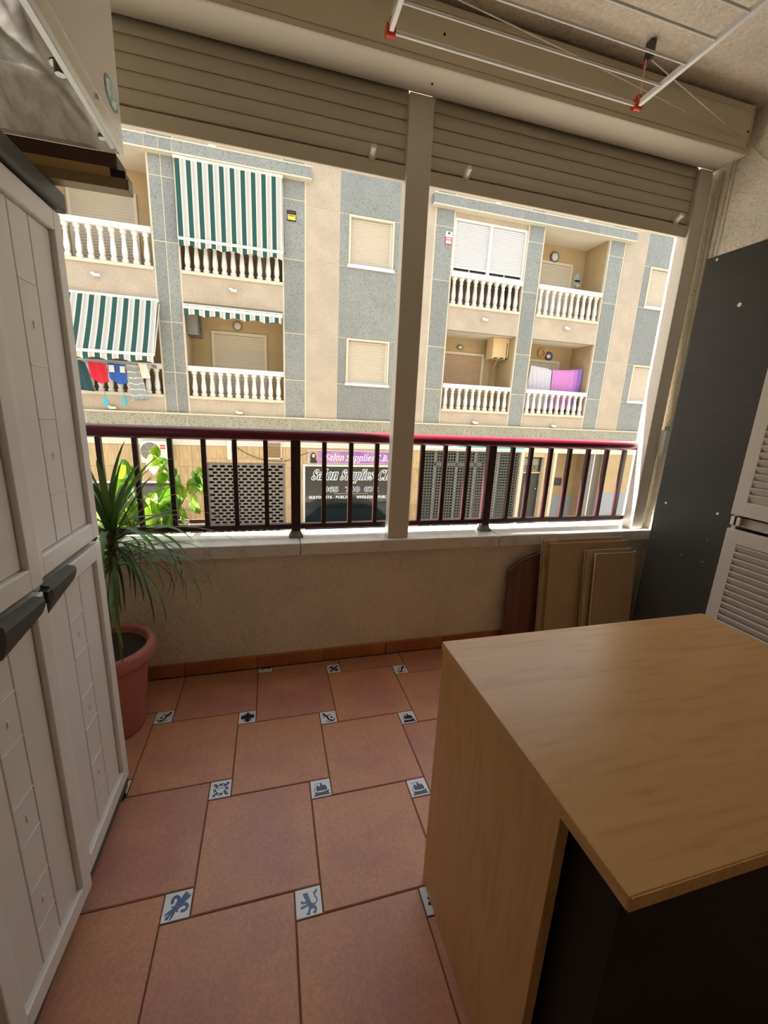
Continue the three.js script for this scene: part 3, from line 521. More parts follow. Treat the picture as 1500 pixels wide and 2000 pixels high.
{
  let [t, pose, zs] = carton(1.335, 1.86, 0.63, 0.125, 0.10, [[1.337, 1.43]], 'large flattened carton with a taped side flap, rearmost of the leaning cartons');
  const c = document.createElement('canvas'); c.width = 96; c.height = 128; const g = c.getContext('2d'); g.fillStyle = '#bd9d78'; g.fillRect(0, 0, 96, 128); g.strokeStyle = '#8f4a38'; g.lineWidth = 3;
  for (let i = 0; i < 6; i++) { g.beginPath(); g.moveTo(8, 18 + i * 16); g.lineTo(i % 2 ? 88 : 72, 18 + i * 16); g.stroke(); }
  const tx = new THREE.CanvasTexture(c); tx.colorSpace = THREE.SRGBColorSpace;
  const lab = new THREE.PlaneGeometry(0.05, 0.065).translate(1.375, 0.5, zs + 0.0048); part('printed_label', pose(lab), mat({ map: tx, roughness: 0.9 }), t, 'small reddish printed label');
  part('tape', pose(box(1.43, 1.445, 0.02, 0.6, zs, zs + 0.001)), M.tape, t);
  carton(1.36, 1.87, 0.615, 0.152, 0.10, [], 'flattened carton second from the parapet wall, partly covered', 0.01);
  [t, pose, zs] = carton(1.56, 1.865, 0.585, 0.195, 0.10, [[1.562, 1.6]], 'narrow flattened carton third from the parapet wall beside the black cabinet', 0.012);
  [t, pose, zs] = carton(1.6, 1.866, 0.575, 0.225, 0.10, [], 'frontmost flattened carton with a pale torn edge beside the black cabinet', 0.016);
  part('torn_edge', pose(box(1.592, 1.6, 0, 0.575, zs - 0.006, zs + 0.002, 0.002)), M.cardEdge, t, 'pale torn edge');
}

// ---------------------------------------------------------------- ceiling clothes airer
{
  const t = thing('clothes_airer', 'white ceiling clothes airer with red corner caps and pull cords', 'clothes airer', [0.77, 2.4, 0.8]);
  const y = 2.4, z0 = 0.362, z1 = 1.32, xa = 0.302, xb = 1.245;
  for (let i = 0; i <= 10; i++) part('rod', rod([xa, y, z0 + i * 0.0945 + (i ? 0.005 : 0)], [xb, y, z0 + i * 0.0945 + (i ? 0.005 : 0)], i && i < 10 ? 0.0042 : 0.0062), M.rodWhite, t);
  for (const x of [xa, xb]) part('arm', box(x - 0.0075, x + 0.0075, y - 0.01, y + 0.01, z0, z1, 0.003), M.rodWhite, t);
  for (const x of [xa, xb]) for (const z of [z0, z1 - 0.003]) part('corner_cap', merge([new THREE.CylinderGeometry(0.017, 0.017, 0.028, 16).rotateZ(Math.PI / 2).translate(x, y, z), new THREE.TorusGeometry(0.011, 0.004, 8, 16).rotateY(Math.PI / 2).translate(x, y + 0.02, z)]), M.red, t, 'red plastic corner cap');
  const px = 1.37, pz = 0.24;
  const pu = part('pulley', merge([box(px - 0.012, px + 0.012, 2.665, 2.7, pz - 0.015, pz + 0.015, 0.003), new THREE.CylinderGeometry(0.02, 0.02, 0.012, 16).rotateZ(Math.PI / 2).translate(px, 2.655, pz)]), M.darkGrey, t, 'small pulley on the ceiling');
  part('pulley_hook', new THREE.CylinderGeometry(0.007, 0.007, 0.02, 10).translate(px - 0.012, 2.625, pz), M.red, t);
  const pu2 = part('pulley', merge([box(0.34, 0.364, 2.665, 2.7, pz - 0.015, pz + 0.015, 0.003), new THREE.CylinderGeometry(0.02, 0.02, 0.012, 16).rotateZ(Math.PI / 2).translate(0.352, 2.655, pz)]), M.darkGrey, t);
  const cord = (pts) => part('cord', tube(pts, 0.0021, 12, 5), M.cord, t);
  cord([[xb + 0.004, y + 0.03, z0 + 0.004], [px - 0.012, 2.64, pz]]); cord([[xa, y + 0.03, z0], [0.352, 2.64, pz]]);
  cord([[px, 2.648, pz], [1.75, 2.59, 0.19], [XR - 0.004, 2.545, 0.135]]); cord([[0.352, 2.65, pz], [1.2, 2.6, 0.2], [XR - 0.004, 2.54, 0.14]]);
  cord([[XR - 0.004, 2.54, 0.137], [XR - 0.006, 2.45, 0.22], [XR - 0.01, 2.2, 0.5]]);
  cord([[1.62, 2.69, 0.98], [1.75, 2.5, 0.72], [1.9, 2.3, 0.5], [2.1, 2.1, 0.42]]);
}

// ---------------------------------------------------------------- potted dragon plant by the cabinet
function blade(base, az, el, len, droop, width, n = 10) {     // a strap leaf that starts at elevation el and bends down by droop
  const P = [], I = [], N = V(-Math.sin(az), 0, Math.cos(az)); let p = V(...base), e = el;
  for (let i = 0; i <= n; i++) {
    const t = i / n, w = width * Math.min(1, 0.55 + t * 1.5) * Math.pow(1 - t, 0.55) * 0.5 + 0.0004, d = V(Math.cos(az) * Math.cos(e), Math.sin(e), Math.sin(az) * Math.cos(e)), up = V(-Math.cos(az) * Math.sin(e), Math.cos(e), -Math.sin(az) * Math.sin(e)), l = w * 0.35;
    for (const [s, k] of [[-1, l], [0, 0], [1, l]]) { const q = p.clone().addScaledVector(N, s * w).addScaledVector(up, k); if (q.y < 0.665) q.z = Math.max(q.z, 0.036 + 0.004 * s); if (q.x < -0.52) q.z = Math.min(q.z, 0.575 + 0.004 * s); q.x = Math.max(q.x, -0.955); P.push(q.x, q.y, q.z); }
    if (i < n) { const a = i * 3; I.push(a, a + 1, a + 4, a, a + 4, a + 3, a + 1, a + 2, a + 5, a + 1, a + 5, a + 4); }
    p.addScaledVector(d, len / n); e -= droop / n * (0.5 + t);
  }
  const g = new THREE.BufferGeometry(); g.setAttribute('position', new THREE.BufferAttribute(new Float32Array(P), 3)); g.setIndex(I); g.computeVertexNormals(); return g;
}
{
  const cx = -0.7, cz = 0.285, t = thing('potted_dragon_plant', 'dragon plant with drooping strap leaves in a pink plastic pot on the floor', 'potted plant', [cx, 0, cz]);
  const pot = part('pot', lathe([[0, 0.003], [0.108, 0.003], [0.113, 0.01], [0.142, 0.3], [0.148, 0.305], [0.168, 0.305], [0.174, 0.318], [0.172, 0.345], [0.164, 0.36], [0.15, 0.362], [0.142, 0.352], [0.138, 0.32], [0, 0.32]], 40).translate(cx, 0, cz), M.pot, t, 'faded pink round pot');
  const so = new THREE.CircleGeometry(0.141, 36, 0, 6.2832).rotateX(-Math.PI / 2); part('soil', so.translate(cx, 0.332, cz), M.soil, t);
  part('stem', tube([[cx, 0.3, cz], [cx + 0.02, 0.45, cz], [cx + 0.055, 0.6, cz + 0.005], [cx + 0.07, 0.79, cz + 0.01]], 0.014, 14, 8), M.stem, t);
  const c0 = [cx + 0.07, 0.77, cz + 0.01];
  for (let i = 0; i < 30; i++) { const b = [c0[0] + rr(-0.008, 0.008), c0[1] + rr(-0.02, 0.05), c0[2] + rr(-0.008, 0.008)]; const az = i * 2.4 + rr(-0.3, 0.3), up = i < 16; part('leaf', blade(b, az, up ? rr(0.75, 1.45) : rr(0.2, 0.8), rr(0.26, 0.36), up ? rr(0.2, 1.1) : rr(1.6, 2.4), rr(0.022, 0.032)), M.leafBlade[i % 4], t); }
  for (let i = 0; i < 56; i++) { const b = [c0[0] + rr(-0.01, 0.01), c0[1] - rr(0.0, 0.1), c0[2] + rr(-0.01, 0.01)]; const az = i * 2.4 + rr(-0.4, 0.4); part('leaf', blade(b, az, rr(-0.2, 0.5), rr(0.28, 0.46), rr(1.6, 2.5), rr(0.011, 0.019)), M.leafBlade[(i * 3) % 4], t); }
  for (const [az, el, l, d] of [[-0.15, 0.7, 0.46, 1.9], [0.15, 0.4, 0.5, 1.3], [-0.5, 0.9, 0.5, 2.2], [0.4, 1.0, 0.44, 1.2], [2.6, 1.1, 0.4, 1.4], [-2.4, 1.2, 0.42, 0.9], [-0.9, 1.25, 0.44, 1.5]]) part('leaf', blade(c0, az, el, l, d, 0.01), M.leafDry, t, 'dry yellowed leaf');
}
// ---------------------------------------------------------------- leafy shrub in a planter hung outside the railing
{
  const t = thing('leafy_shrub', 'sunlit leafy shrub with heart shaped leaves in a planter outside the railing', 'shrub', [-0.66, 0.5, -0.33]);
  part('planter', merge([box(-0.93, -0.4, 0.5, 0.52, -0.42, -0.25), box(-0.93, -0.4, 0.5, 0.66, -0.42, -0.408), box(-0.93, -0.4, 0.5, 0.66, -0.262, -0.25), box(-0.93, -0.918, 0.5, 0.66, -0.42, -0.25), box(-0.412, -0.4, 0.5, 0.66, -0.42, -0.25)]), mat({ color: 0x6b4a35, roughness: 0.7 }), t, 'brown planter box');
  part('soil', box(-0.918, -0.412, 0.6, 0.64, -0.408, -0.262), M.soil, t);
  for (const x of [-0.85, -0.48]) part('hook', merge([box(x - 0.01, x + 0.01, 0.56, 0.7, -0.252, -0.244), box(x - 0.01, x + 0.01, 0.69, 0.7, -0.25, -0.107)]), M.steel, t);
  // heart leaf in xy, tip down, folded along the midrib and arched
  const leafGeo = (w, l, arch) => {
    const n = 6, P = [], I = []; for (let i = 0; i <= n; i++) { const k = i / n, hw = w * 0.5 * Math.pow(Math.sin(Math.PI * Math.min(1, 0.12 + 0.88 * k)), 0.8) * (1 - 0.25 * k), y = -l * k, z = arch * k * k * l; P.push(-hw, y + hw * 0.15, z + hw * 0.3, 0, y, z, hw, y + hw * 0.15, z + hw * 0.3); if (i < n) { const a = i * 3; I.push(a, a + 3, a + 4, a, a + 4, a + 1, a + 1, a + 4, a + 5, a + 1, a + 5, a + 2); } }
    const g = new THREE.BufferGeometry(); g.setAttribute('position', new THREE.BufferAttribute(new Float32Array(P), 3)); g.setIndex(I); g.computeVertexNormals(); return g;
  };
  const geos = [leafGeo(0.068, 0.1, -0.35), leafGeo(0.055, 0.08, 0.3), leafGeo(0.042, 0.06, -0.2)];
  const stems = [[[-0.62, 0.63, -0.33], [-0.58, 0.75, -0.34], [-0.545, 0.86, -0.33], [-0.62, 1.02, -0.33]], [[-0.62, 0.63, -0.33], [-0.52, 0.76, -0.32], [-0.46, 0.9, -0.31], [-0.43, 0.93, -0.3]], [[-0.75, 0.63, -0.33], [-0.78, 0.8, -0.32], [-0.72, 0.95, -0.33]], [[-0.85, 0.63, -0.34], [-0.87, 0.72, -0.33], [-0.9, 0.82, -0.32]], [[-0.7, 0.63, -0.33], [-0.68, 0.72, -0.3], [-0.66, 0.8, -0.3]]];
  const dens = [28, 16, 24, 18, 22];
  stems.forEach((s, k) => {
    part('branch', tube(s, 0.0035, 14, 6), M.stem, t); const cv = new THREE.CatmullRomCurve3(s.map((p) => V(...p)));
    for (let i = 0; i < dens[k]; i++) { const q = cv.getPoint(Math.min(1, 0.25 + 0.78 * (i + rnd()) / dens[k])); place('leaf', geos[Math.floor(rnd() * 3)], M.leaf[Math.floor(rnd() * 4)], t, q.x + rr(-0.04, 0.04), q.y + rr(-0.02, 0.05), q.z + rr(-0.04, 0.04), [rr(-0.7, 0.7), rr(-1.2, 1.2) + (rnd() < 0.3 ? 3.14 : 0), rr(-0.6, 0.6)]); }
  });
  for (let i = 0; i < 30; i++) place('leaf', geos[Math.floor(rnd() * 3)], M.leaf[Math.floor(rnd() * 4)], t, rr(-0.92, -0.5), rr(0.64, 0.76), rr(-0.39, -0.27), [rr(-0.8, 0.8), rr(-1.4, 1.4), rr(-0.8, 0.8)]);
}

// ================================================================ across the street
const GY = -3.2, F = -9.4, B = -10.4;
meta(part('street', box(-30, 40, GY - 0.3, GY, -8.3, -1.6), M.asphalt, scene), 'grey asphalt street between the two buildings', 'street', null, 'structure');
meta(part('pavement', box(-30, 40, GY - 0.3, GY + 0.12, F - 1.2, -8.3), M.paving, scene), 'pale paved footway along the facing building', 'pavement', null, 'structure');
meta(part('pavement_001', box(-30, 40, GY - 0.3, GY + 0.12, -1.6, ZO), M.paving, scene), 'pale paved footway below the window', 'pavement', null, 'structure');
{ // our own building round the opening
  const o = structure('wall_exterior', [0.5, GY, ZO], 'cream rendered outside wall of the viewer own building', 'wall');
  part('wall_panel', box(-14, XL - 0.15, GY + 0.12, 6.2, ZO, 0.2), M.render, o); part('wall_panel', box(XR + 0.15, 16, GY + 0.12, 6.2, ZO, 0.2), M.render, o);
  part('wall_panel', box(XL - 0.15, XR + 0.15, GY + 0.12, -0.25, ZO, 0.2), M.render, o); part('wall_panel', box(XL - 0.15, XR + 0.15, YC + 0.2, 6.2, ZO, 0.2), M.render, o);
}
meta(part('neighbour_building', box(-34, -9.3, GY + 0.12, 13.5, B - 0.2, F), M.beige[1], scene), 'plain rendered block further along the street, out of view', 'building', null, 'structure');
meta(part('neighbour_building_001', box(13.85, 40, GY + 0.12, 7.5, B - 0.2, F), M.beige[0], scene), 'plain rendered block beyond the right end of the facing building, out of view', 'building', null, 'structure');
const bl = thing('apartment_building', 'grey granite and beige apartment block with white balustrade balconies across the street', 'building', [3.6, GY, F]);
const panelGeos = new Map();
function clad(parent, x0, x1, y0, y1, material, name = 'granite_panel', gap = 0.012, z = F) {
  const w = x1 - x0 - 2 * gap, h = y1 - y0 - 2 * gap, key = w.toFixed(3) + ',' + h.toFixed(3); if (!panelGeos.has(key)) panelGeos.set(key, slab(w, h, 0.03, 0.006));
  place(name, panelGeos.get(key), material, parent, (x0 + x1) / 2, (y0 + y1) / 2, z - 0.03);
}
let gi = 0; const gran = () => M.granite[gi++ % 3], bei = () => M.beige[gi++ % 2];
const YJ = [1.0, 1.94, 3.06, 4.72, 5.98, 6.4];
// pilasters
const pil = [[-5.31, -4.81], [-2.51, -2.0], [0.3, 0.81], [4.12, 4.62], [6.85, 7.32], [9.55, 10.06], [13.1, 13.6]];
pil.forEach(([a, b], k) => {
  const c = part('pilaster', merge([box(a - 0.028, b + 0.028, 0.98, 6.4, F - 0.09, F - 0.012), box(a - 0.028, b + 0.028, 6.6, 7.5, F - 0.09, F - 0.012)]), M.cream, bl);
  part('core', box(a - 0.02, b + 0.02, 0.67, 7.5, B, F - 0.09), M.ochre, c);
  for (let i = 0; i + 1 < YJ.length; i++) if (k === 1) { clad(c, a, (a + b) / 2, YJ[i], YJ[i + 1], gran()); clad(c, (a + b) / 2, b, YJ[i], YJ[i + 1], gran()); } else clad(c, a, b, YJ[i], YJ[i + 1], gran());
  clad(c, a, b, 6.62, 7.5, gran());
});
// solid zones: beige, granite with windows, beige
function zone(x0, xa, xb, x1, wx0, wx1) {
  const c = part('wall_zone', box(x0 + 0.028, x1 - 0.028, 0.67, 7.5, F - 0.3, F - 0.12), M.cream, bl), fill = [];
  const put = (a, b, y0, y1, m, n) => { fill.push(box(a, b, y0, y1, F - 0.12, F - 0.012)); clad(c, a, b, y0, y1, m, n, 0.01); };
  const YW = [1.0, 1.92, 3.07, 4.74, 5.88, 7.5];
  for (let i = 0; i < 5; i++) {
    put(x0 + 0.03, xa, YW[i], YW[i + 1], bei(), 'stone_panel'); put(xb, x1 - 0.03, YW[i], YW[i + 1], bei(), 'stone_panel');
    if (i === 1 || i === 3) { put(xa, wx0, YW[i], YW[i + 1], gran()); put(wx1, xb, YW[i], YW[i + 1], gran()); } else put(xa, xb, YW[i], YW[i + 1], gran());
  }
  part('joint_backing', merge(fill), M.cream, c);
  for (const [y0, y1] of [[1.92, 3.07], [4.74, 5.88]]) {
    const w = part('window', merge([box(wx0, wx0 + 0.05, y0, y1, F - 0.1, F + 0.012), box(wx1 - 0.05, wx1, y0, y1, F - 0.1, F + 0.012), box(wx0 + 0.05, wx1 - 0.05, y1 - 0.05, y1, F - 0.1, F + 0.012)]), M.cream, bl);
    part('window_ledge', box(wx0 - 0.03, wx1 + 0.03, y0 - 0.03, y0 + 0.04, F - 0.1, F + 0.05), M.pvc, w);
    part('roller_blind', corrugated(wx0 + 0.05, wx1 - 0.09, y0 + 0.04, y1 - 0.05, F - 0.085, 0.055, 0.022), M.blindBeige, w);
    part('blind_guide', box(wx1 - 0.09, wx1 - 0.05, y0 + 0.04, y1 - 0.05, F - 0.09, F - 0.06), M.pvc, w);
    part('blind_bar', box(wx0 + 0.05, wx1 - 0.09, y0 + 0.05, y0 + 0.1, F - 0.08, F - 0.062), M.blindWhite, w);
  }
}
zone(0.81, 1.64, 3.22, 4.12, 1.87, 3.03); zone(10.06, 10.88, 12.45, 13.1, 11.1, 12.25); zone(-9.0, -7.7, -6.13, -5.31, -7.5, -6.35);
// balconies
const balGeo = toCreasedNormals(lathe([[0, 0], [0.068, 0], [0.068, 0.075], [0.046, 0.085], [0.05, 0.11], [0.063, 0.17], [0.064, 0.22], [0.05, 0.34], [0.04, 0.44], [0.037, 0.47], [0.052, 0.475], [0.052, 0.495], [0.04, 0.505], [0.044, 0.53], [0.064, 0.555], [0.07, 0.565], [0.07, 0.61], [0, 0.61]], 12), 0.7);
function balcony(x0, x1, y0, yl, yr, yt, n, opt = {}) {      // parapet y0..yl, balusters to yr, opening up to yt
  const c = part('balcony', box(x0 + 0.03, x1 - 0.03, y0, yl - 0.07, F - 0.16, F - 0.005), bei(), bl);
  part('ledge', box(x0 + 0.03, x1 - 0.03, yl - 0.07, yl, F - 0.17, F + 0.03), M.cream, c);
  part('floor_slab', box(x0 + 0.02, x1 - 0.02, y0, yl - 0.2, B, F - 0.16), M.soffit, c);
  if (yt > 6) part('soffit', box(x0 + 0.02, x1 - 0.02, yt, yt + 0.06, B, F - 0.16), M.soffit, c);
  part('back_wall', box(x0 + 0.02, x1 - 0.02, yl - 0.2, yt, B - 0.1, B), M.ochre, c);
  part('hand_rail', box(x0 + 0.03, x1 - 0.03, yr, yr + 0.12, F - 0.17, F + 0.02, 0.012), M.balusterWhite, c);
  const s = (yr - yl) / 0.61;
  for (let i = 0; i < n; i++) { const b = place('baluster', balGeo, M.balusterWhite, c, mix(x0 + 0.16, x1 - 0.16, i / (n - 1)), yl, F - 0.075); b.scale.y = s; }
  if (opt.door) {
    const [d0, d1, dt, m] = opt.door, f = part('door_frame', merge([box(d0 - 0.07, d0, yl - 0.2, dt + 0.07, B, B + 0.04), box(d1, d1 + 0.07, yl - 0.2, dt + 0.07, B, B + 0.04), box(d0, d1, dt, dt + 0.07, B, B + 0.04)]), M.cream, c);
    part('roller_blind', corrugated(d0, d1, yl - 0.2, dt, B + 0.012, 0.062, 0.022), m, c);
  }
  const sx = opt.spout ?? (x0 + x1) / 2, sy = opt.spoutY ?? (y0 + yl) / 2 - 0.1;
  part('drain_spout', merge([box(sx - 0.07, sx + 0.07, sy - 0.03, sy + 0.03, F - 0.01, F + 0.1, 0.012), box(sx - 0.1, sx - 0.03, sy + 0.0, sy + 0.05, F + 0.02, F + 0.1, 0.01)]), M.pvc, c, 'small white drain spout');
  return c;
}
const bays = [[-4.81, -2.51], [-2.0, 0.3], [4.62, 6.85], [7.32, 9.55]];
balcony(...bays[0], 1.0, 1.42, 2.0, 3.53, 11, { door: [-4.35, -3.1, 3.05, M.blindTan], spout: -3.63, spoutY: 1.06 });
balcony(...bays[1], 1.0, 1.42, 2.0, 3.53, 11, { door: [-1.45, -0.2, 3.03, M.blindBeige], spout: -0.82, spoutY: 1.06 });
balcony(...bays[2], 1.0, 1.42, 2.0, 3.53, 10, { door: [4.95, 6.28, 3.05, M.blindTan], spout: 5.74, spoutY: 1.06 });
balcony(...bays[3], 1.0, 1.42, 2.0, 3.53, 10, { door: [7.85, 9.02, 3.04, M.blindBeige], spout: 8.43, spoutY: 1.06 });
balcony(...bays[0], 3.53, 4.18, 4.85, 6.4, 10, { door: [-4.36, -3.08, 5.86, M.blindBeige], spout: -3.67, spoutY: 3.86 });
balcony(...bays[1], 3.53, 4.18, 4.85, 6.4, 11, { door: [-1.45, -0.2, 5.86, M.blindTan], spoutY: 3.86 });
balcony(...bays[2], 3.53, 4.18, 4.85, 6.4, 10, { spout: 5.74, spoutY: 3.86 });
balcony(...bays[3], 3.53, 4.18, 4.85, 6.4, 10, { door: [7.9, 9.02, 5.88, M.blindBeige], spout: 8.43, spoutY: 3.88 });
// glazed-in balcony: white two-leaf window with lowered blinds
{
  const w = part('window', merge([box(4.65, 4.71, 4.97, 6.24, F - 0.14, F - 0.04), box(6.76, 6.82, 4.97, 6.24, F - 0.14, F - 0.04), box(5.68, 5.77, 4.97, 6.24, F - 0.14, F - 0.035), box(4.71, 6.76, 6.18, 6.24, F - 0.14, F - 0.04), box(4.71, 6.76, 4.97, 5.01, F - 0.14, F - 0.04)]), M.pvc, bl, 'white glazed-in balcony window');
  part('pelmet', box(4.65, 6.82, 6.24, 6.4, F - 0.16, F - 0.06), M.beige[0], w);
  for (const [a, b] of [[4.71, 5.68], [5.77, 6.76]]) {
    part('roller_blind', corrugated(a, b, 5.1, 6.18, F - 0.085, 0.058, 0.022), M.blindWhite, w); part('blind_bar', box(a, b, 5.08, 5.13, F - 0.085, F - 0.06), M.pvc, w);
    part('pane', box(a, b, 5.01, 6.18, F - 0.125, F - 0.12), M.shopGlass, w); part('sash', box((a + b) / 2 - 0.02, (a + b) / 2 + 0.02, 5.01, 6.18, F - 0.12, F - 0.1), M.pvc, w);
  }
}
// third floor beam and wall above it
for (const [a, b] of [[-6.1, -5.06], [-5.04, -2.53], [-2.51, -2.26], [-2.24, -2.0], [-1.98, 0.95], [3.97, 6.5], [6.52, 9.0], [9.02, 10.28]]) {
  const g = part('beam_panel', box(a, b, 6.4, 6.61, F - 0.1, F + 0.16, 0.006), gran(), bl);
}
for (const [a, b] of [[-6.1, 0.95], [3.97, 10.28]]) part('beam_trim', merge([box(a, b, 6.37, 6.4, F - 0.1, F + 0.162), box(a, b, 6.61, 6.635, F - 0.1, F + 0.165), box(a + 0.02, b - 0.02, 6.4, 6.61, F - 0.1, F + 0.148)]), M.cream, bl);
for (const [a, b] of [...bays, [-9, -8]]) part('upper_wall', box(a + 0.03, b - 0.03, 6.6, 7.5, F - 0.3, F - 0.02), M.beige[0], bl);
for (const x of [-1.18, 5.76, 8.49]) part('drain_spout', merge([box(x - 0.08, x + 0.08, 6.635, 6.7, F + 0.0, F + 0.15, 0.015)]), M.pvc, bl);
part('roof_cap', box(-9.1, 13.8, 7.5, 7.62, B - 0.2, F + 0.2), M.cream, bl);
part('rear_wall', box(-9.1, 13.8, GY + 0.12, 7.5, B - 0.2, B - 0.1), M.interior, bl);
part('end_wall', merge([box(-9.2, -9.0, GY + 0.12, 7.5, B, F), box(13.6, 13.8, GY + 0.12, 7.5, B, F)]), M.beige[0], bl);
// granite string course over the shops
for (const [a, b] of [[-9, -6.2], [-6.18, -4.2], [-4.18, -2.06], [-2.04, 0.4], [0.42, 2.9], [2.92, 5.4], [5.42, 7.9], [7.92, 10.4], [10.42, 13.6]]) part('string_course', box(a, b, 0.68, 0.965, F - 0.2, F + 0.09, 0.006), M.graniteGreen, bl);
part('string_trim', merge([box(-9, 13.6, 0.965, 1.0, F - 0.2, F + 0.1), box(-9, 13.6, 0.69, 0.955, F - 0.2, F + 0.08)]), M.cream, bl);
part('fascia', box(-9, 13.6, 0.22, 0.68, F - 0.25, F + 0.01), M.fascia, bl, 'white painted band above the shops');
// shop front level
const shop = part('shop_core', merge([box(-9, 8.3, GY + 0.12, 0.22, B, F - 0.32)]), M.interior, bl);
function stone(x0, x1, y0, y1, cols, rows) {
  const c = part('stone_cladding', box(x0, x1, y0, y1, F - 0.3, F - 0.014), M.cream, bl);
  const ys = [y1, ...rows.filter((r) => r < y1 && r > y0), y0];
  for (let i = 0; i + 1 < ys.length; i++) for (let k = 0; k < cols; k++) clad(c, mix(x0, x1, k / cols), mix(x0, x1, (k + 1) / cols), ys[i + 1], ys[i], M.travertine[(i + k) % 2], 'stone_panel', 0.004);
}
const RW = [-0.32, -0.85, -1.4, -2.0, -2.6];
stone(-9, -4.32, GY + 0.12, 0.22, 5, RW); stone(-4.32, -2.3, -0.68, 0.22, 3, RW); stone(-2.3, -1.7, GY + 0.12, 0.22, 2, RW); stone(-1.7, 0.29, -0.21, 0.22, 3, [-0.1]); stone(0.29, 0.75, GY + 0.12, 0.22, 1, RW); stone(0.75, 3.32, -0.22, 0.22, 4, []); stone(3.32, 4.2, GY + 0.12, 0.22, 3, RW); stone(8.31, 8.76, GY + 0.12, 0.22, 1, RW); stone(7.58, 8.31, 0.08, 0.22, 1, []);
// left shop window
{
  const w = part('shop_window', merge([box(-4.32, -4.24, GY + 0.3, -0.68, F - 0.2, F + 0.01), box(-2.38, -2.3, GY + 0.3, -0.68, F - 0.2, F + 0.01), box(-4.24, -2.38, -0.74, -0.68, F - 0.2, F + 0.01), box(-4.32, -2.3, GY + 0.12, GY + 0.4, F - 0.25, F + 0.01)]), M.pvc, bl);
  part('pane', box(-4.24, -2.38, GY + 0.4, -0.8, F - 0.13, F - 0.12), phys({ color: 0x37423f, roughness: 0.06, ior: 1.55 }), w); part('blind_box', box(-4.24, -2.38, -0.82, -0.74, F - 0.13, F - 0.05), M.doorDark, w);
}
// garage door of pierced slats
{
  const holes = []; for (let r = 0; r < 24; r++) for (let k = 0; k < 10; k++) { const x = -1.58 + k * 0.183 + (r % 2 ? 0 : 0.09), y = -0.315 - r * 0.0845, w = 0.066, h = 0.029, q = 0.02; if (x > 0.2) continue; holes.push([[x - w + q, y - h], [x + w - q, y - h], [x + w, y - h + q], [x + w, y + h - q], [x + w - q, y + h], [x - w + q, y + h], [x - w, y + h - q], [x - w, y - h + q]]); }
  const g = part('garage_door', metres(extrude([[-1.69, GY + 0.12], [0.28, GY + 0.12], [0.28, -0.225], [-1.69, -0.225]], 0.02, 0, holes).translate(0, 0, F - 0.11)), M.grilleGrey, bl, 'grey pierced roller door');
  const rib = []; for (let r = 0; r < 25; r++) rib.push(box(-1.69, 0.28, -0.275 - r * 0.0845, -0.27 - r * 0.0845, F - 0.09, F - 0.086)); part('slat_rib', merge(rib), M.grilleGrey, g);
  part('door_rail', merge([box(-1.7, -1.66, GY + 0.12, -0.21, F - 0.09, F - 0.02), box(0.25, 0.29, GY + 0.12, -0.21, F - 0.09, F - 0.02)]), M.grilleGrey, g);
}
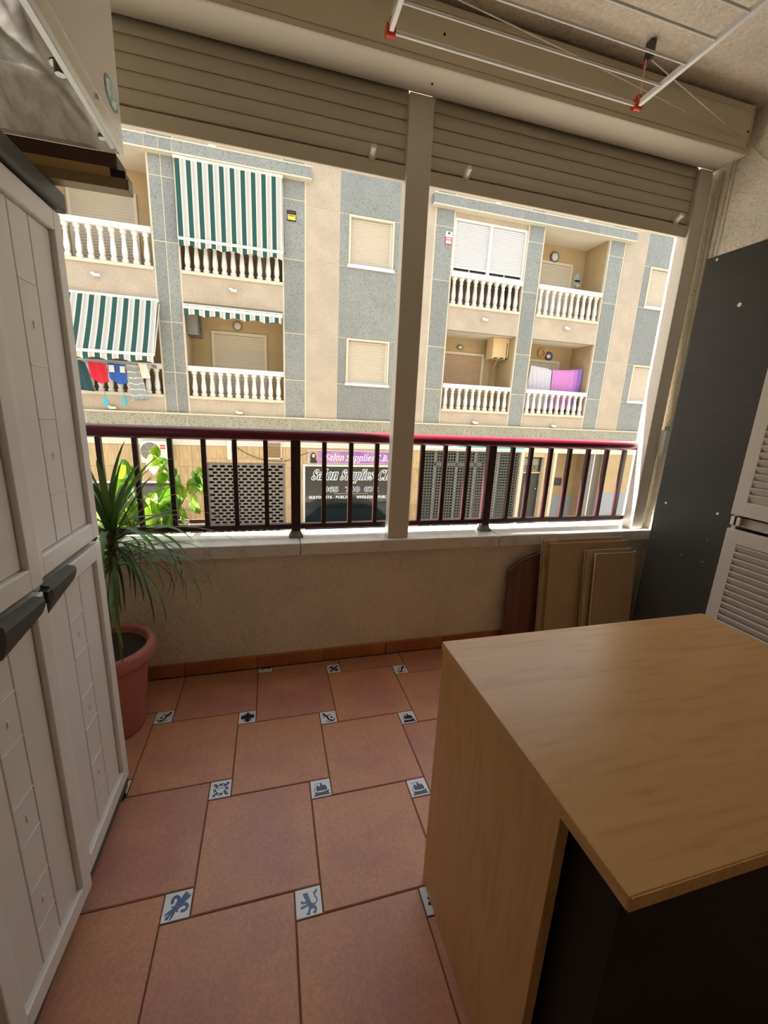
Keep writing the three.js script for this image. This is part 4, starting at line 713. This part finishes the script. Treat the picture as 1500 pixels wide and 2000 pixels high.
// salon shop window with lettering
{
  const w = part('shop_window', merge([box(0.75, 0.81, GY + 0.3, -0.22, F - 0.2, F + 0.015), box(3.26, 3.32, GY + 0.3, -0.22, F - 0.2, F + 0.015), box(0.81, 3.26, -0.28, -0.22, F - 0.2, F + 0.015), box(0.75, 3.32, GY + 0.12, GY + 0.4, F - 0.25, F + 0.015)]), M.pvc, bl);
  const c = document.createElement('canvas'); c.width = 1400; c.height = 700; const g = c.getContext('2d'); g.fillStyle = '#1a2021'; g.fillRect(0, 0, 1400, 700);
  // canvas covers x 0.81..3.26, y -1.5..-0.28 (571 px per metre)
  const k = 1400 / 2.45, X = (x) => (x - 0.81) * k, Y = (y) => (-0.28 - y) * k;
  const script = (s, x, y, size, wd) => { g.save(); g.translate(X(x), Y(y)); g.transform(1, 0, -0.35, 1, 0, 0); g.font = 'bold ' + size + 'px serif'; const m = g.measureText(s).width; g.scale(wd * k / m, 1); g.lineJoin = 'round'; g.lineWidth = 22; g.strokeStyle = '#eef0f0'; g.strokeText(s, 0, 0); g.fillStyle = '#232c4c'; g.fillText(s, 0, 0); g.restore(); };
  script('Salon', 0.98, -0.66, 215, 0.72); script('Supplies', 1.78, -0.66, 215, 0.95); script('CB', 2.86, -0.66, 215, 0.36);
  g.lineWidth = 9; g.strokeStyle = '#eef0f0'; g.fillStyle = '#2c3766'; g.font = 'bold 112px sans-serif'; g.lineJoin = 'round';
  for (const [s, x, wd] of [['965', 1.33, 0.42], ['710', 1.95, 0.42], ['072', 2.5, 0.42]]) { g.save(); g.translate(X(x), Y(-1.01)); const m = g.measureText(s).width; g.scale(wd * k / m, 1); g.strokeText(s, 0, 0); g.fillText(s, 0, 0); g.restore(); }
  g.fillStyle = '#e6eae8'; g.fillRect(X(1.62), Y(-1.06), 1.0 * k, 3); g.font = 'bold 66px sans-serif';
  for (const [s, x, wd] of [['MAYORISTA', 0.92, 0.66], ['-', 1.6, 0.04], ['PUBLICO', 1.67, 0.48], ['WHOLESALE-PUBLIC', 2.28, 1.0]]) { g.save(); g.translate(X(x), Y(-1.21)); const m = g.measureText(s).width; g.scale(wd * k / m, 1); g.fillText(s, 0, 0); g.restore(); }
  const tx = new THREE.CanvasTexture(c); tx.colorSpace = THREE.SRGBColorSpace; tx.magFilter = THREE.LinearFilter;
  part('pane', new THREE.PlaneGeometry(2.45, 700 / k).translate(2.035, -0.28 - 350 / k, F - 0.1), phys({ map: tx, roughness: 0.05, ior: 1.45 }), w, 'dark shop pane with white and navy lettering');
  part('pane', box(0.81, 3.26, GY + 0.4, -0.28 - 700 / k, F - 0.105, F - 0.1), phys({ color: 0x20282a, roughness: 0.05, ior: 1.55 }), w);
  const s = thing('shop_sign', 'purple fascia sign with white script above the lettered shop window', 'sign', [2.05, -0.2, F]);
  const c2 = document.createElement('canvas'); c2.width = 1024; c2.height = 160; const h = c2.getContext('2d');
  const gr = (x, y, r, col) => { h.fillStyle = col; h.beginPath(); h.ellipse(x, y, r, r * 0.6, 0, 0, 7); h.fill(); };
  h.fillStyle = '#9c6fa6'; h.fillRect(0, 0, 1024, 160); for (let i = 0; i < 60; i++) gr(hash(i, 1, 3) * 1024, hash(i, 2, 3) * 160, 30 + 60 * hash(i, 3, 3), ['#8a4f9c66', '#b48a9c55', '#7c3f9455', '#b08a9055'][i % 4]);
  h.fillStyle = '#a08a80'; h.fillRect(0, 0, 110, 160); h.fillStyle = '#1c1614'; h.beginPath(); h.ellipse(55, 85, 34, 62, 0, 0, 7); h.fill(); h.fillStyle = '#d8b8a0'; h.beginPath(); h.ellipse(58, 66, 16, 24, 0, 0, 7); h.fill(); h.fillStyle = '#1c1614'; h.fillRect(20, 120, 80, 40);
  h.save(); h.translate(190, 122); h.transform(1, 0, -0.3, 1, 0, 0); h.font = '110px serif'; h.fillStyle = '#f4eef6'; const m0 = h.measureText('Salon Supplies C.B.').width; h.scale(800 / m0, 1); h.fillText('Salon Supplies C.B.', 0, 0); h.restore();
  const t2 = new THREE.CanvasTexture(c2); t2.colorSpace = THREE.SRGBColorSpace; t2.magFilter = THREE.LinearFilter;
  part('sign_box', box(0.88, 3.22, -0.2, 0.17, F, F + 0.05, 0.006), M.pvc, s); part('sign_face', new THREE.PlaneGeometry(2.3, 0.34).translate(2.05, -0.015, F + 0.0525), mat({ map: t2, roughness: 0.5 }), s);
}
// dark roller grille with white glazing behind it
{
  const bars = []; for (let i = 0; i < 36; i++) bars.push(box(4.22, 7.46, 0.24 - i * 0.088, 0.272 - i * 0.088, F - 0.09, F - 0.075)); for (let i = 0; i < 37; i++) bars.push(box(4.22 + i * 0.0875, 4.245 + i * 0.0875, GY + 0.12, 0.28, F - 0.088, F - 0.077));
  const g = part('security_grille', merge(bars), M.grilleDark, bl, 'dark grey perforated roller grille'); 
  part('glazing_frame', merge([box(4.62, 4.72, GY + 0.12, 0.28, F - 0.2, F - 0.16), box(5.32, 5.42, GY + 0.12, 0.28, F - 0.2, F - 0.16), box(5.95, 6.05, GY + 0.12, 0.28, F - 0.2, F - 0.16), box(6.68, 6.8, GY + 0.12, 0.28, F - 0.2, F - 0.16), box(4.62, 6.2, -0.24, -0.15, F - 0.2, F - 0.16)]), M.pvc, g);
  part('pane', box(4.22, 7.46, GY + 0.12, 0.28, F - 0.24, F - 0.23), M.shopGlass, g);
  const s = thing('shop_sign', 'narrow white and teal sign strip above the dark roller grille', 'sign', [5.85, 0.28, F]);
  const c = document.createElement('canvas'); c.width = 512; c.height = 48; const q = c.getContext('2d'); q.fillStyle = '#e8ecea'; q.fillRect(0, 0, 512, 48); q.fillStyle = '#57b3a6'; q.fillRect(160, 6, 150, 36); q.fillRect(345, 10, 167, 34); q.fillStyle = '#4a5560'; for (let i = 0; i < 12; i++) q.fillRect(20 + i * 9, 30, 6, 7);
  const tx = new THREE.CanvasTexture(c); tx.colorSpace = THREE.SRGBColorSpace;
  part('sign_box', box(4.24, 7.5, 0.28, 0.6, F + 0.01, F + 0.06, 0.005), M.pvc, s); part('sign_face', new THREE.PlaneGeometry(3.24, 0.3).translate(5.87, 0.44, F + 0.0625), mat({ map: tx, roughness: 0.5 }), s);
}
part('door_post', box(7.46, 7.58, GY + 0.12, 0.22, F - 0.3, F + 0.01), M.cream, bl);
// street door with ornate top light
{
  const d = part('entrance_door', merge([box(7.6, 8.31, GY + 0.12, -0.42, F - 0.2, F - 0.15), box(7.6, 8.31, -0.46, -0.4, F - 0.2, F - 0.12), box(7.6, 7.66, -0.4, 0.08, F - 0.2, F - 0.13), box(8.25, 8.31, -0.4, 0.08, F - 0.2, F - 0.13), box(7.6, 8.31, 0.03, 0.08, F - 0.2, F - 0.13)]), M.doorDark, bl);
  part('pane', box(7.66, 8.25, -0.4, 0.03, F - 0.19, F - 0.185), phys({ color: 0xb8b4a4, roughness: 0.3 }), d);
  const bars = []; for (let i = 0; i < 8; i++) bars.push(rod([7.7 + i * 0.07, -0.4, F - 0.16], [7.7 + i * 0.07, 0.03, F - 0.16], 0.008, 6)); for (let i = 0; i < 4; i++) bars.push(new THREE.TorusGeometry(0.06, 0.008, 6, 14).translate(7.76 + i * 0.14, -0.26, F - 0.16)); part('ironwork', merge(bars), M.doorDark, d);
  part('transom', box(7.64, 8.29, -0.44, -0.4, F - 0.14, F - 0.11), M.timber, d); part('knob', new THREE.SphereGeometry(0.03, 12, 8).translate(8.2, -0.95, F - 0.13), M.steel, d);
}
// entrance porch
{
  const p = part('porch', merge([box(8.76, 10.8, GY + 0.12, 0.22, B - 0.1, B), box(8.74, 8.76, GY + 0.12, 0.22, B, F - 0.3), box(10.4, 10.78, GY + 0.12, 0.22, B, F - 0.42)]), M.ochre, bl); part('dado', merge([box(8.77, 10.4, GY + 0.12, -1.38, B, B + 0.012)]), M.dado, p); part('soffit', box(8.3, 13.6, 0.22, 0.3, B, F - 0.25), M.soffit, p);
  part('corner_post', box(8.66, 8.76, GY + 0.12, 0.22, F - 0.3, F + 0.02), M.cream, p);
  part('column', merge([box(10.24, 10.36, GY + 0.12, 0.22, F - 0.4, F - 0.2), box(10.4, 10.78, GY + 0.12, 0.22, F - 0.4, F - 0.3)]), M.grilleGrey, p); part('column_edge', box(10.36, 10.4, GY + 0.12, 0.22, F - 0.4, F - 0.18), M.pvc, p);
  part('side_wall', box(10.78, 13.6, -1.09, 0.22, F - 0.3, F - 0.02), M.ochre, p); part('side_dado', box(10.78, 13.6, GY + 0.12, -1.09, F - 0.3, F - 0.01), M.dado, p);
  const bx = []; for (let i = 0; i < 4; i++) bx.push(box(9.5 + i * 0.09, 9.57 + i * 0.09, -1.0, -0.74, B, B + 0.06)); part('letter_boxes', merge(bx), M.grilleDark, p);
  const n = thing('wall_notice', 'white and yellow notice on the ochre porch wall', 'notice', [9.3, -0.62, B]);
  part('sheet', box(9.2, 9.38, -0.44, -0.28, B, B + 0.006), M.pvc, n); part('symbol', box(9.25, 9.33, -0.4, -0.32, B + 0.006, B + 0.009), M.dark, n); part('sheet', box(9.17, 9.42, -0.64, -0.45, B, B + 0.006), mat({ color: 0xd8a836, roughness: 0.6 }), n, 'yellow lower sheet');
}
// cable and duct on the stone
part('cable_duct', box(-1.16, -1.06, -0.12, 0.5, F, F + 0.05), M.pvc, bl);
part('vent_louvre', merge(Array.from({ length: 9 }, (_, i) => box(-0.21, 0.17, -0.06 + i * 0.045, -0.03 + i * 0.045, F - 0.0, F + 0.03))), mat({ color: 0x8a6f52, roughness: 0.6 }), bl, 'brown louvred vent');
part('vent_frame', merge([box(-0.24, 0.2, -0.1, -0.06, F, F + 0.035), box(-0.24, -0.21, -0.1, 0.36, F, F + 0.035), box(0.17, 0.2, -0.1, 0.36, F, F + 0.035)]), M.cream, bl);
part('cable', tube([[-0.95, 0.2, F + 0.03], [-0.6, 0.0, F + 0.03], [-0.2, -0.13, F + 0.04], [0.3, -0.14, F + 0.04], [0.6, -0.02, F + 0.03], [0.9, 0.1, F + 0.06]], 0.008, 30, 5), M.doorDark, bl);

// ---------------------------------------------------------------- awnings
function clothStrip(x0, x1, path, period, sag = 0, scallop = 0) {   // path of [y, z] from top to bottom; uv counts stripes
  const nx = 60, ny = path.length - 1, P = [], U = [], I = [];
  for (let j = 0; j <= ny; j++) for (let i = 0; i <= nx; i++) {
    const u = i / nx, x = mix(x0, x1, u); let [y, z] = path[j]; z += sag * Math.sin(u * 40) * 0.004;
    if (scallop && j === ny) y += scallop * Math.abs(Math.sin(u * (x1 - x0) / (period * 2) * Math.PI));
    P.push(x, y, z); U.push((x - x0) / period, j / ny);
    if (i < nx && j < ny) { const a = j * (nx + 1) + i; I.push(a, a + nx + 1, a + nx + 2, a, a + nx + 2, a + 1); }
  }
  const g = new THREE.BufferGeometry(); g.setAttribute('position', new THREE.BufferAttribute(new Float32Array(P), 3)); g.setAttribute('uv', new THREE.BufferAttribute(new Float32Array(U), 2)); g.setIndex(I); g.computeVertexNormals(); return g;
}
function awning(x0, x1, path, yBar, zBar, drop, period, label) {
  const t = thing('awning', label, 'awning', [(x0 + x1) / 2, path[0][0], path[0][1]], 'green striped awnings on the facing balconies');
  part('fabric', clothStrip(x0, x1, path, period, 1), M.awning, t);
  part('valance', clothStrip(x0, x1, [[yBar, zBar + 0.02], [yBar - drop * 0.5, zBar + 0.025], [yBar - drop, zBar + 0.02]], period, 1, 0.05), M.awning, t);
  part('front_bar', box(x0 - 0.02, x1 + 0.02, yBar - 0.03, yBar + 0.035, zBar - 0.02, zBar + 0.035, 0.01), M.pvc, t);
  part('roller_tube', rod([x0 - 0.03, path[0][0], path[0][1] - 0.02], [x1 + 0.03, path[0][0], path[0][1] - 0.02], 0.04, 14), M.pvc, t);
  for (const x of [x0 - 0.015, x1 + 0.015]) part('arm', rod([x, path[0][0] - 0.04, F - 0.02], [x, yBar, zBar], 0.014, 8), M.pvc, t);
  return t;
}
const line = (a, b, n, sag = 0) => Array.from({ length: n + 1 }, (_, i) => { const t = i / n; return [mix(a[0], b[0], t) - sag * Math.sin(t * Math.PI), mix(a[1], b[1], t)]; });
awning(-1.95, 0.27, line([6.34, F + 0.13], [4.78, F + 0.17], 8), 4.77, F + 0.17, 0.17, 0.222, 'long green striped awning let straight down over the upper balcony');
awning(-4.72, -2.5, line([3.47, F + 0.1], [2.24, F + 0.82], 10, 0.04), 2.22, F + 0.83, 0.17, 0.222, 'green striped awning sloping out above the balcony with laundry');
awning(-1.93, 0.23, [[3.44, F + 0.08], [3.42, F + 0.16], [3.37, F + 0.22]], 3.365, F + 0.23, 0.19, 0.222, 'green striped awning rolled up with only its valance hanging');

// ---------------------------------------------------------------- air conditioners
{
  const t = thing('air_conditioner', 'cream air conditioner with a round fan grille on the stone above the shop window', 'air conditioner', [-2.75, -0.2, F + 0.15]);
  const bdy = part('casing', box(-3.08, -2.43, -0.2, 0.33, F + 0.01, F + 0.29, 0.02), M.pvc, t);
  part('fan_recess', new THREE.CylinderGeometry(0.205, 0.205, 0.012, 36).rotateX(Math.PI / 2).translate(-2.86, 0.08, F + 0.288), M.darkGrey, t);
  const rings = []; for (let i = 1; i <= 7; i++) rings.push(new THREE.TorusGeometry(0.03 * i, 0.005, 6, 36).translate(-2.86, 0.08, F + 0.3)); for (let i = 0; i < 6; i++) { const a = i * 1.047; rings.push(rod([-2.86, 0.08, F + 0.298], [-2.86 + 0.21 * Math.cos(a), 0.08 + 0.21 * Math.sin(a), F + 0.298], 0.004, 5)); }
  part('fan_grille', merge(rings), mat({ color: 0xb8b0a0, roughness: 0.5 }), t); part('fan_hub', new THREE.CylinderGeometry(0.032, 0.032, 0.02, 20).rotateX(Math.PI / 2).translate(-2.86, 0.08, F + 0.303), M.pvc, t);
  part('badge', merge([box(-2.65, -2.53, 0.2, 0.24, F + 0.29, F + 0.293), box(-2.65, -2.53, 0.14, 0.18, F + 0.29, F + 0.293)]), mat({ color: 0xc0392b, roughness: 0.5 }), t, 'two red stripes');
  part('bracket', merge([box(-3.0, -2.96, -0.24, -0.2, F - 0.01, F + 0.27), box(-2.56, -2.52, -0.24, -0.2, F - 0.01, F + 0.27)]), M.grilleGrey, t);
}
{
  const t = thing('air_conditioner', 'air conditioner wrapped in a tan cover under the lower right balcony ceiling', 'air conditioner', [6.6, 2.95, F - 0.5]);
  const g = new THREE.BoxGeometry(0.52, 0.56, 0.4, 18, 8, 8), p = g.attributes.position;
  for (let i = 0; i < p.count; i++) { const x = p.getX(i), z = p.getZ(i), y = p.getY(i), w = 1 + 0.05 * Math.sin(x * 70 + z * 50) * (0.6 - y); p.setXYZ(i, x * w * (y < 0 ? 1 + y * 0.15 : 1), y + (y < -0.2 ? 0.03 * Math.sin(x * 30) : 0), z * w); }
  g.computeVertexNormals(); part('cover', g.translate(6.55, 3.24, F - 0.55), mat({ color: 0xc7ad82, roughness: 0.85 }), t);
  part('bracket', merge([box(6.35, 6.78, 2.95, 2.98, F - 0.75, F - 0.35), box(6.74, 6.8, 2.95, 3.4, F - 0.75, F - 0.35)]), M.grilleDark, t); part('pipe', tube([[6.6, 2.96, F - 0.6], [6.62, 2.5, B + 0.1], [6.6, 1.3, B + 0.05]], 0.018, 14, 6), M.ochre, t);
}
{
  const t = thing('air_conditioner', 'dark air conditioner in the shade behind the rolled up awning', 'air conditioner', [-1.84, 2.9, F - 0.5]);
  part('casing', box(-1.98, -1.72, 2.9, 3.38, F - 0.85, F - 0.2, 0.02), mat({ color: 0x6d6a60, roughness: 0.6 }), t); part('fan_grille', new THREE.TorusGeometry(0.17, 0.012, 6, 24).rotateY(Math.PI / 2).translate(-1.715, 3.14, F - 0.55), M.darkGrey, t); part('bracket', box(-1.98, -1.72, 2.86, 2.9, F - 0.85, F - 0.2), M.grilleGrey, t);
}
// ---------------------------------------------------------------- lamps, plaques and ornaments on the facing walls
function wallLamp(x, y, r, label, flat = 1, ring = M.darkGrey) {
  const t = thing('wall_lamp', label, 'lamp', [x, y, B]);
  part('rim', new THREE.TorusGeometry(r, r * 0.2, 8, 28).scale(1, flat, 1).translate(x, y, B + 0.03), ring, t); part('glass', new THREE.SphereGeometry(r * 0.95, 20, 12, 0, 6.2832, 0, 1.571).rotateX(Math.PI / 2).scale(1, flat, 0.6).translate(x, y, B + 0.02), M.blindWhite, t);
}
wallLamp(8.4, 6.08, 0.13, 'round wall lamp on the upper right balcony'); wallLamp(5.52, 3.26, 0.09, 'small oval wall lamp beside the covered air conditioner', 0.6); wallLamp(-0.86, 3.26, 0.1, 'round brown wall lamp above the balcony door behind the rolled awning', 1, mat({ color: 0x8a6a42, roughness: 0.6 }));
{
  const t = thing('straw_ring', 'round straw ring hung on the wall of the lower right balcony', 'ornament', [8.38, 3.28, B]); part('ring', new THREE.TorusGeometry(0.12, 0.03, 8, 28).translate(8.38, 3.32, B + 0.032), mat({ color: 0xc08c4a, roughness: 0.9 }), t);
  const p = thing('wall_plate', 'dark blue and white plate on the wall beside the straw ring', 'plate', [8.66, 3.24, B]); part('plate', lathe([[0, 0.01], [0.1, 0.012], [0.14, 0.03], [0.145, 0.03], [0.1, 0.0], [0, 0]], 12).rotateX(Math.PI / 2).translate(8.66, 3.24, B), mat({ color: 0x26304f, roughness: 0.3 }), p); part('glaze', new THREE.CircleGeometry(0.075, 20).scale(1, 0.8, 1).translate(8.66, 3.24, B + 0.014), M.pvc, p);
  const h = thing('wall_fountain', 'small pale blue ornament hanging beside the upper right balcony door', 'ornament', [9.3, 5.28, B]); part('back_plate', extrude([[-0.09, 0], [0.09, 0], [0.09, 0.34], [0.06, 0.42], [0, 0.46], [-0.06, 0.42], [-0.09, 0.34]], 0.03, 0.004).translate(9.3, 5.28, B), mat({ color: 0x9fb0b4, roughness: 0.4 }), h); part('basin', lathe([[0, 0], [0.06, 0.02], [0.09, 0.09], [0.08, 0.09], [0, 0.04]], 16).translate(9.3, 5.3, B + 0.09), M.cream, h); part('shelf', box(9.22, 9.38, 5.5, 5.53, B + 0.03, B + 0.1), M.dark, h);
  const a = thing('alarm_plaque', 'small black and yellow alarm plaque on the granite pilaster', 'plaque', [0.49, 5.52, F]); part('plate', box(0.39, 0.6, 5.52, 5.74, F, F + 0.012), M.dark, a); part('panel', box(0.405, 0.585, 5.545, 5.655, F + 0.012, F + 0.014), mat({ color: 0xe0bd33, roughness: 0.5 }), a, 'yellow panel'); part('lettering', merge([box(0.43, 0.56, 5.62, 5.638, F + 0.014, F + 0.0155), box(0.42, 0.57, 5.69, 5.71, F + 0.012, F + 0.0135)]), M.grilleDark, a);
  const b = thing('alarm_plaque', 'small white and red alarm plaque on the granite pilaster beside the glazed balcony', 'plaque', [4.49, 5.57, F]); part('plate', box(4.4, 4.59, 5.74, 5.87, F, F + 0.012), M.pvc, b); part('emblem', box(4.46, 4.53, 5.81, 5.85, F + 0.012, F + 0.014), mat({ color: 0x2d2a52, roughness: 0.5 }), b); part('panel', box(4.4, 4.59, 5.57, 5.735, F, F + 0.012), mat({ color: 0xb03048, roughness: 0.5 }), b, 'red lower panel'); part('lettering', merge([box(4.42, 4.57, 5.69, 5.72, F + 0.012, F + 0.014), box(4.42, 4.57, 5.59, 5.67, F + 0.012, F + 0.014)]), mat({ color: 0xe6b6bc, roughness: 0.6 }), b);
}
// ---------------------------------------------------------------- washing on the lines
function cloth(name, label, category, pts, z, m, group, wave = 0.02, fq = 18) {
  const xs = pts.map((p) => p[0]), ys = pts.map((p) => p[1]), x0 = Math.min(...xs), y0 = Math.min(...ys), x1 = Math.max(...xs), y1 = Math.max(...ys);
  const t = thing(name, label, category, [(x0 + x1) / 2, y0, z], group);
  const inside = (x, y) => { let r = false; for (let i = 0, j = pts.length - 1; i < pts.length; j = i++) if ((pts[i][1] > y) !== (pts[j][1] > y) && x < (pts[j][0] - pts[i][0]) * (y - pts[i][1]) / (pts[j][1] - pts[i][1]) + pts[i][0]) r = !r; return r; };
  // rows of quads clipped to the outline
  const ny = 22, nx = 22, P = [], U = [], I = []; const span = (y) => { let a = 1e9, b = -1e9; for (let i = 0, j = pts.length - 1; i < pts.length; j = i++) if ((pts[i][1] >= y) !== (pts[j][1] >= y)) { const x = (pts[j][0] - pts[i][0]) * (y - pts[i][1]) / (pts[j][1] - pts[i][1]) + pts[i][0]; a = Math.min(a, x); b = Math.max(b, x); } return [a, b]; };
  for (let s = 0; s < 2; s++) { const off = P.length / 3; for (let j = 0; j <= ny; j++) { const y = mix(y1 - 0.001, y0 + 0.001, j / ny), [a, b] = span(y); for (let i = 0; i <= nx; i++) { const u = i / nx, x = mix(a, b, u); P.push(x, y, z + (s ? -0.006 : 0) + wave * Math.sin(x * fq * 2 + y * 5) * (0.25 + 0.75 * j / ny)); U.push((x - x0) / (x1 - x0), (y - y0) / (y1 - y0)); if (i < nx && j < ny) { const k = off + j * (nx + 1) + i; I.push(k, k + nx + 1, k + nx + 2, k, k + nx + 2, k + 1); } } } }
  const g = new THREE.BufferGeometry(); g.setAttribute('position', new THREE.BufferAttribute(new Float32Array(P), 3)); g.setAttribute('uv', new THREE.BufferAttribute(new Float32Array(U), 2)); g.setIndex(I); g.computeVertexNormals();
  part('fabric', g, m, t); return t;
}
{
  const z = F + 0.35, G = 'washing hung on the balcony line';
  const l = thing('clothes_line', 'washing line on brackets in front of the lower left balcony', 'clothes line', [-3.45, 2.04, z]); part('wire', rod([-4.7, 2.05, z], [-2.6, 2.05, z], 0.005, 6), M.grilleGrey, l); for (const x of [-4.65, -2.65]) part('bracket', box(x - 0.01, x + 0.01, 2.0, 2.06, F + 0.02, z + 0.02), M.grilleGrey, l);
  cloth('vest', 'dark green sleeveless vest at the left end of the washing line', 'vest', [[-4.27, 2.05], [-4.21, 2.05], [-4.14, 1.96], [-4.07, 2.05], [-4.0, 2.04], [-3.93, 1.8], [-3.86, 1.4], [-4.24, 1.44], [-4.29, 1.8]], z, mat({ color: 0x24424a, roughness: 0.9 }), G);
  const sh = (x, m, label, name = 'shorts') => cloth(name, label, 'shorts', [[x, 2.04], [x + 0.34, 2.03], [x + 0.37, 1.62], [x + 0.2, 1.58], [x + 0.02, 1.7]], z, m, G);
  sh(-3.93, mat({ color: 0xc01432, roughness: 0.75 }), 'bright red shorts on the washing line');
  const bs = sh(-3.55, mat({ color: 0x2450a0, roughness: 0.75 }), 'blue shorts with pale pockets on the washing line'); part('pocket', box(-3.53, -3.42, 1.84, 1.99, z + 0.02, z + 0.026, 0.002), M.pvc, bs, 'pale pocket'); part('pocket', box(-3.31, -3.21, 1.84, 1.98, z + 0.02, z + 0.026, 0.002), M.pvc, bs, 'pale pocket');
  const tw = tex(64, (u, v) => { const k = v * 6.5 + 0.25 * vnoise(u * 6, v * 6, 6, 500); return (k % 1) < 0.12 ? hex(0xd8d8d4) : hex(0x8b908e); }, { size: 1 });
  cloth('towel', 'grey towel with white wavy stripes on the washing line', 'towel', [[-3.18, 2.06], [-2.94, 2.06], [-2.88, 1.8], [-2.78, 1.27], [-3.14, 1.24]], z, mat({ map: tw, roughness: 0.95 }), G);
  const tb = tex(64, (u) => { const k = (u * 6) % 1; return k < 0.4 ? hex(0xeae4da) : k < 0.6 ? hex(0xc9a58e) : hex(0xe6d6c8); }, { size: 1 });
  cloth('towel', 'small cream striped cloth at the right end of the washing line', 'cloth', [[-2.93, 2.08], [-2.77, 2.07], [-2.7, 1.76], [-2.88, 1.74]], z + 0.03, mat({ map: tb, roughness: 0.95 }), G);
  for (const [x, y] of [[-3.7, 1.08], [-3.32, 1.12]]) { const c = thing('peg_bag', x < -3.5 ? 'turquoise peg bag hanging lower left below the washing' : 'smaller turquoise peg bag hanging below the blue shorts', 'bag', [x, y, z], G); part('bag', lathe([[0, 0], [0.05, 0.02], [0.055, 0.1], [0.03, 0.2], [0.012, 0.24], [0, 0.24]], 10).scale(1, 1, 0.5).translate(x, y, z - 0.1), mat({ color: 0x4aa3b5, roughness: 0.8 }), c); part('cord', rod([x, y + 0.24, z - 0.1], [x - 0.03, 2.03, z - 0.02], 0.005, 5), M.grilleGrey, c); }
  const z2 = F - 0.3, G2 = 'sheets drying on the lower right balcony';
  const l2 = thing('clothes_line', 'washing line across the lower right balcony', 'clothes line', [8.45, 2.74, z2]); part('wire', rod([7.36, 2.83, z2], [9.52, 2.83, z2], 0.005, 6), M.grilleGrey, l2);
  cloth('bed_sheet', 'white bed sheet drying on the lower right balcony', 'sheet', [[7.6, 2.84], [7.95, 2.8], [8.36, 2.77], [8.36, 1.55], [7.5, 1.55]], z2, mat({ color: 0xb8b6c0, roughness: 0.9 }), G2, 0.03, 22);
  cloth('bed_sheet', 'pink and lilac bed sheet drying on the lower right balcony', 'sheet', [[8.38, 2.8], [8.9, 2.76], [9.46, 2.86], [9.44, 1.6], [8.38, 1.6]], z2 + 0.01, mat({ map: tex(64, (u) => mixc(hex(0xb878b4), hex(0x8460b4), clamp((u - 0.72) * 6 + 0.3 * Math.sin(u * 60))), { size: 1 }), roughness: 0.9 }), G2, 0.03, 20);
}
// ---------------------------------------------------------------- cars at the far kerb, mirrored in the shop windows
function car(x, paint, label) {
  const z = -7.45, t = thing('parked_car', label, 'car', [x, GY, z], 'cars parked at the far kerb');
  const prof = [[-1.95, 0.28], [-1.98, 0.6], [-1.85, 0.86], [-1.55, 0.96], [-1.0, 1.36], [-0.5, 1.46], [0.35, 1.45], [0.85, 1.32], [1.25, 0.98], [1.75, 0.86], [1.96, 0.66], [1.98, 0.3]];
  const bodyG = extrude(prof, 1.5, 0.06); const p = bodyG.attributes.position; for (let i = 0; i < p.count; i++) { const y = p.getY(i); if (y > 0.95) p.setZ(i, 0.75 + (p.getZ(i) - 0.75) * (1 - 0.28 * (y - 0.95) / 0.5)); } bodyG.computeVertexNormals();
  part('body', bodyG.translate(x, GY, z - 0.75), paint, t);
  const gl = phys({ color: 0x14181a, roughness: 0.05, ior: 1.6 });
  for (const s of [-1, 1]) part('side_window', extrude([[-1.2, 1.0], [-0.85, 1.3], [-0.45, 1.38], [0.3, 1.37], [0.72, 1.26], [0.98, 1.0]], 0.01, 0).rotateX(s * -0.27).translate(x, GY + (s > 0 ? 0.03 : 0.03), z + s * (s > 0 ? 1.055 : 1.065)), gl, t);
  for (const wx of [-1.25, 1.25]) for (const s of [-1, 1]) { const w = part('wheel', new THREE.CylinderGeometry(0.31, 0.31, 0.2, 24).rotateX(Math.PI / 2).translate(x + wx, GY + 0.31, z + s * 0.74), M.rubber, t); part('hub', new THREE.CylinderGeometry(0.19, 0.19, 0.21, 18).rotateX(Math.PI / 2).translate(x + wx, GY + 0.31, z + s * 0.745), M.grilleGrey, w); }
}
car(2.4, M.carPaint[0], 'dark parked car mirrored in the lettered shop window'); car(-3.0, M.carPaint[1], 'silver parked car mirrored in the left shop window');

renderer.render(scene, camera);
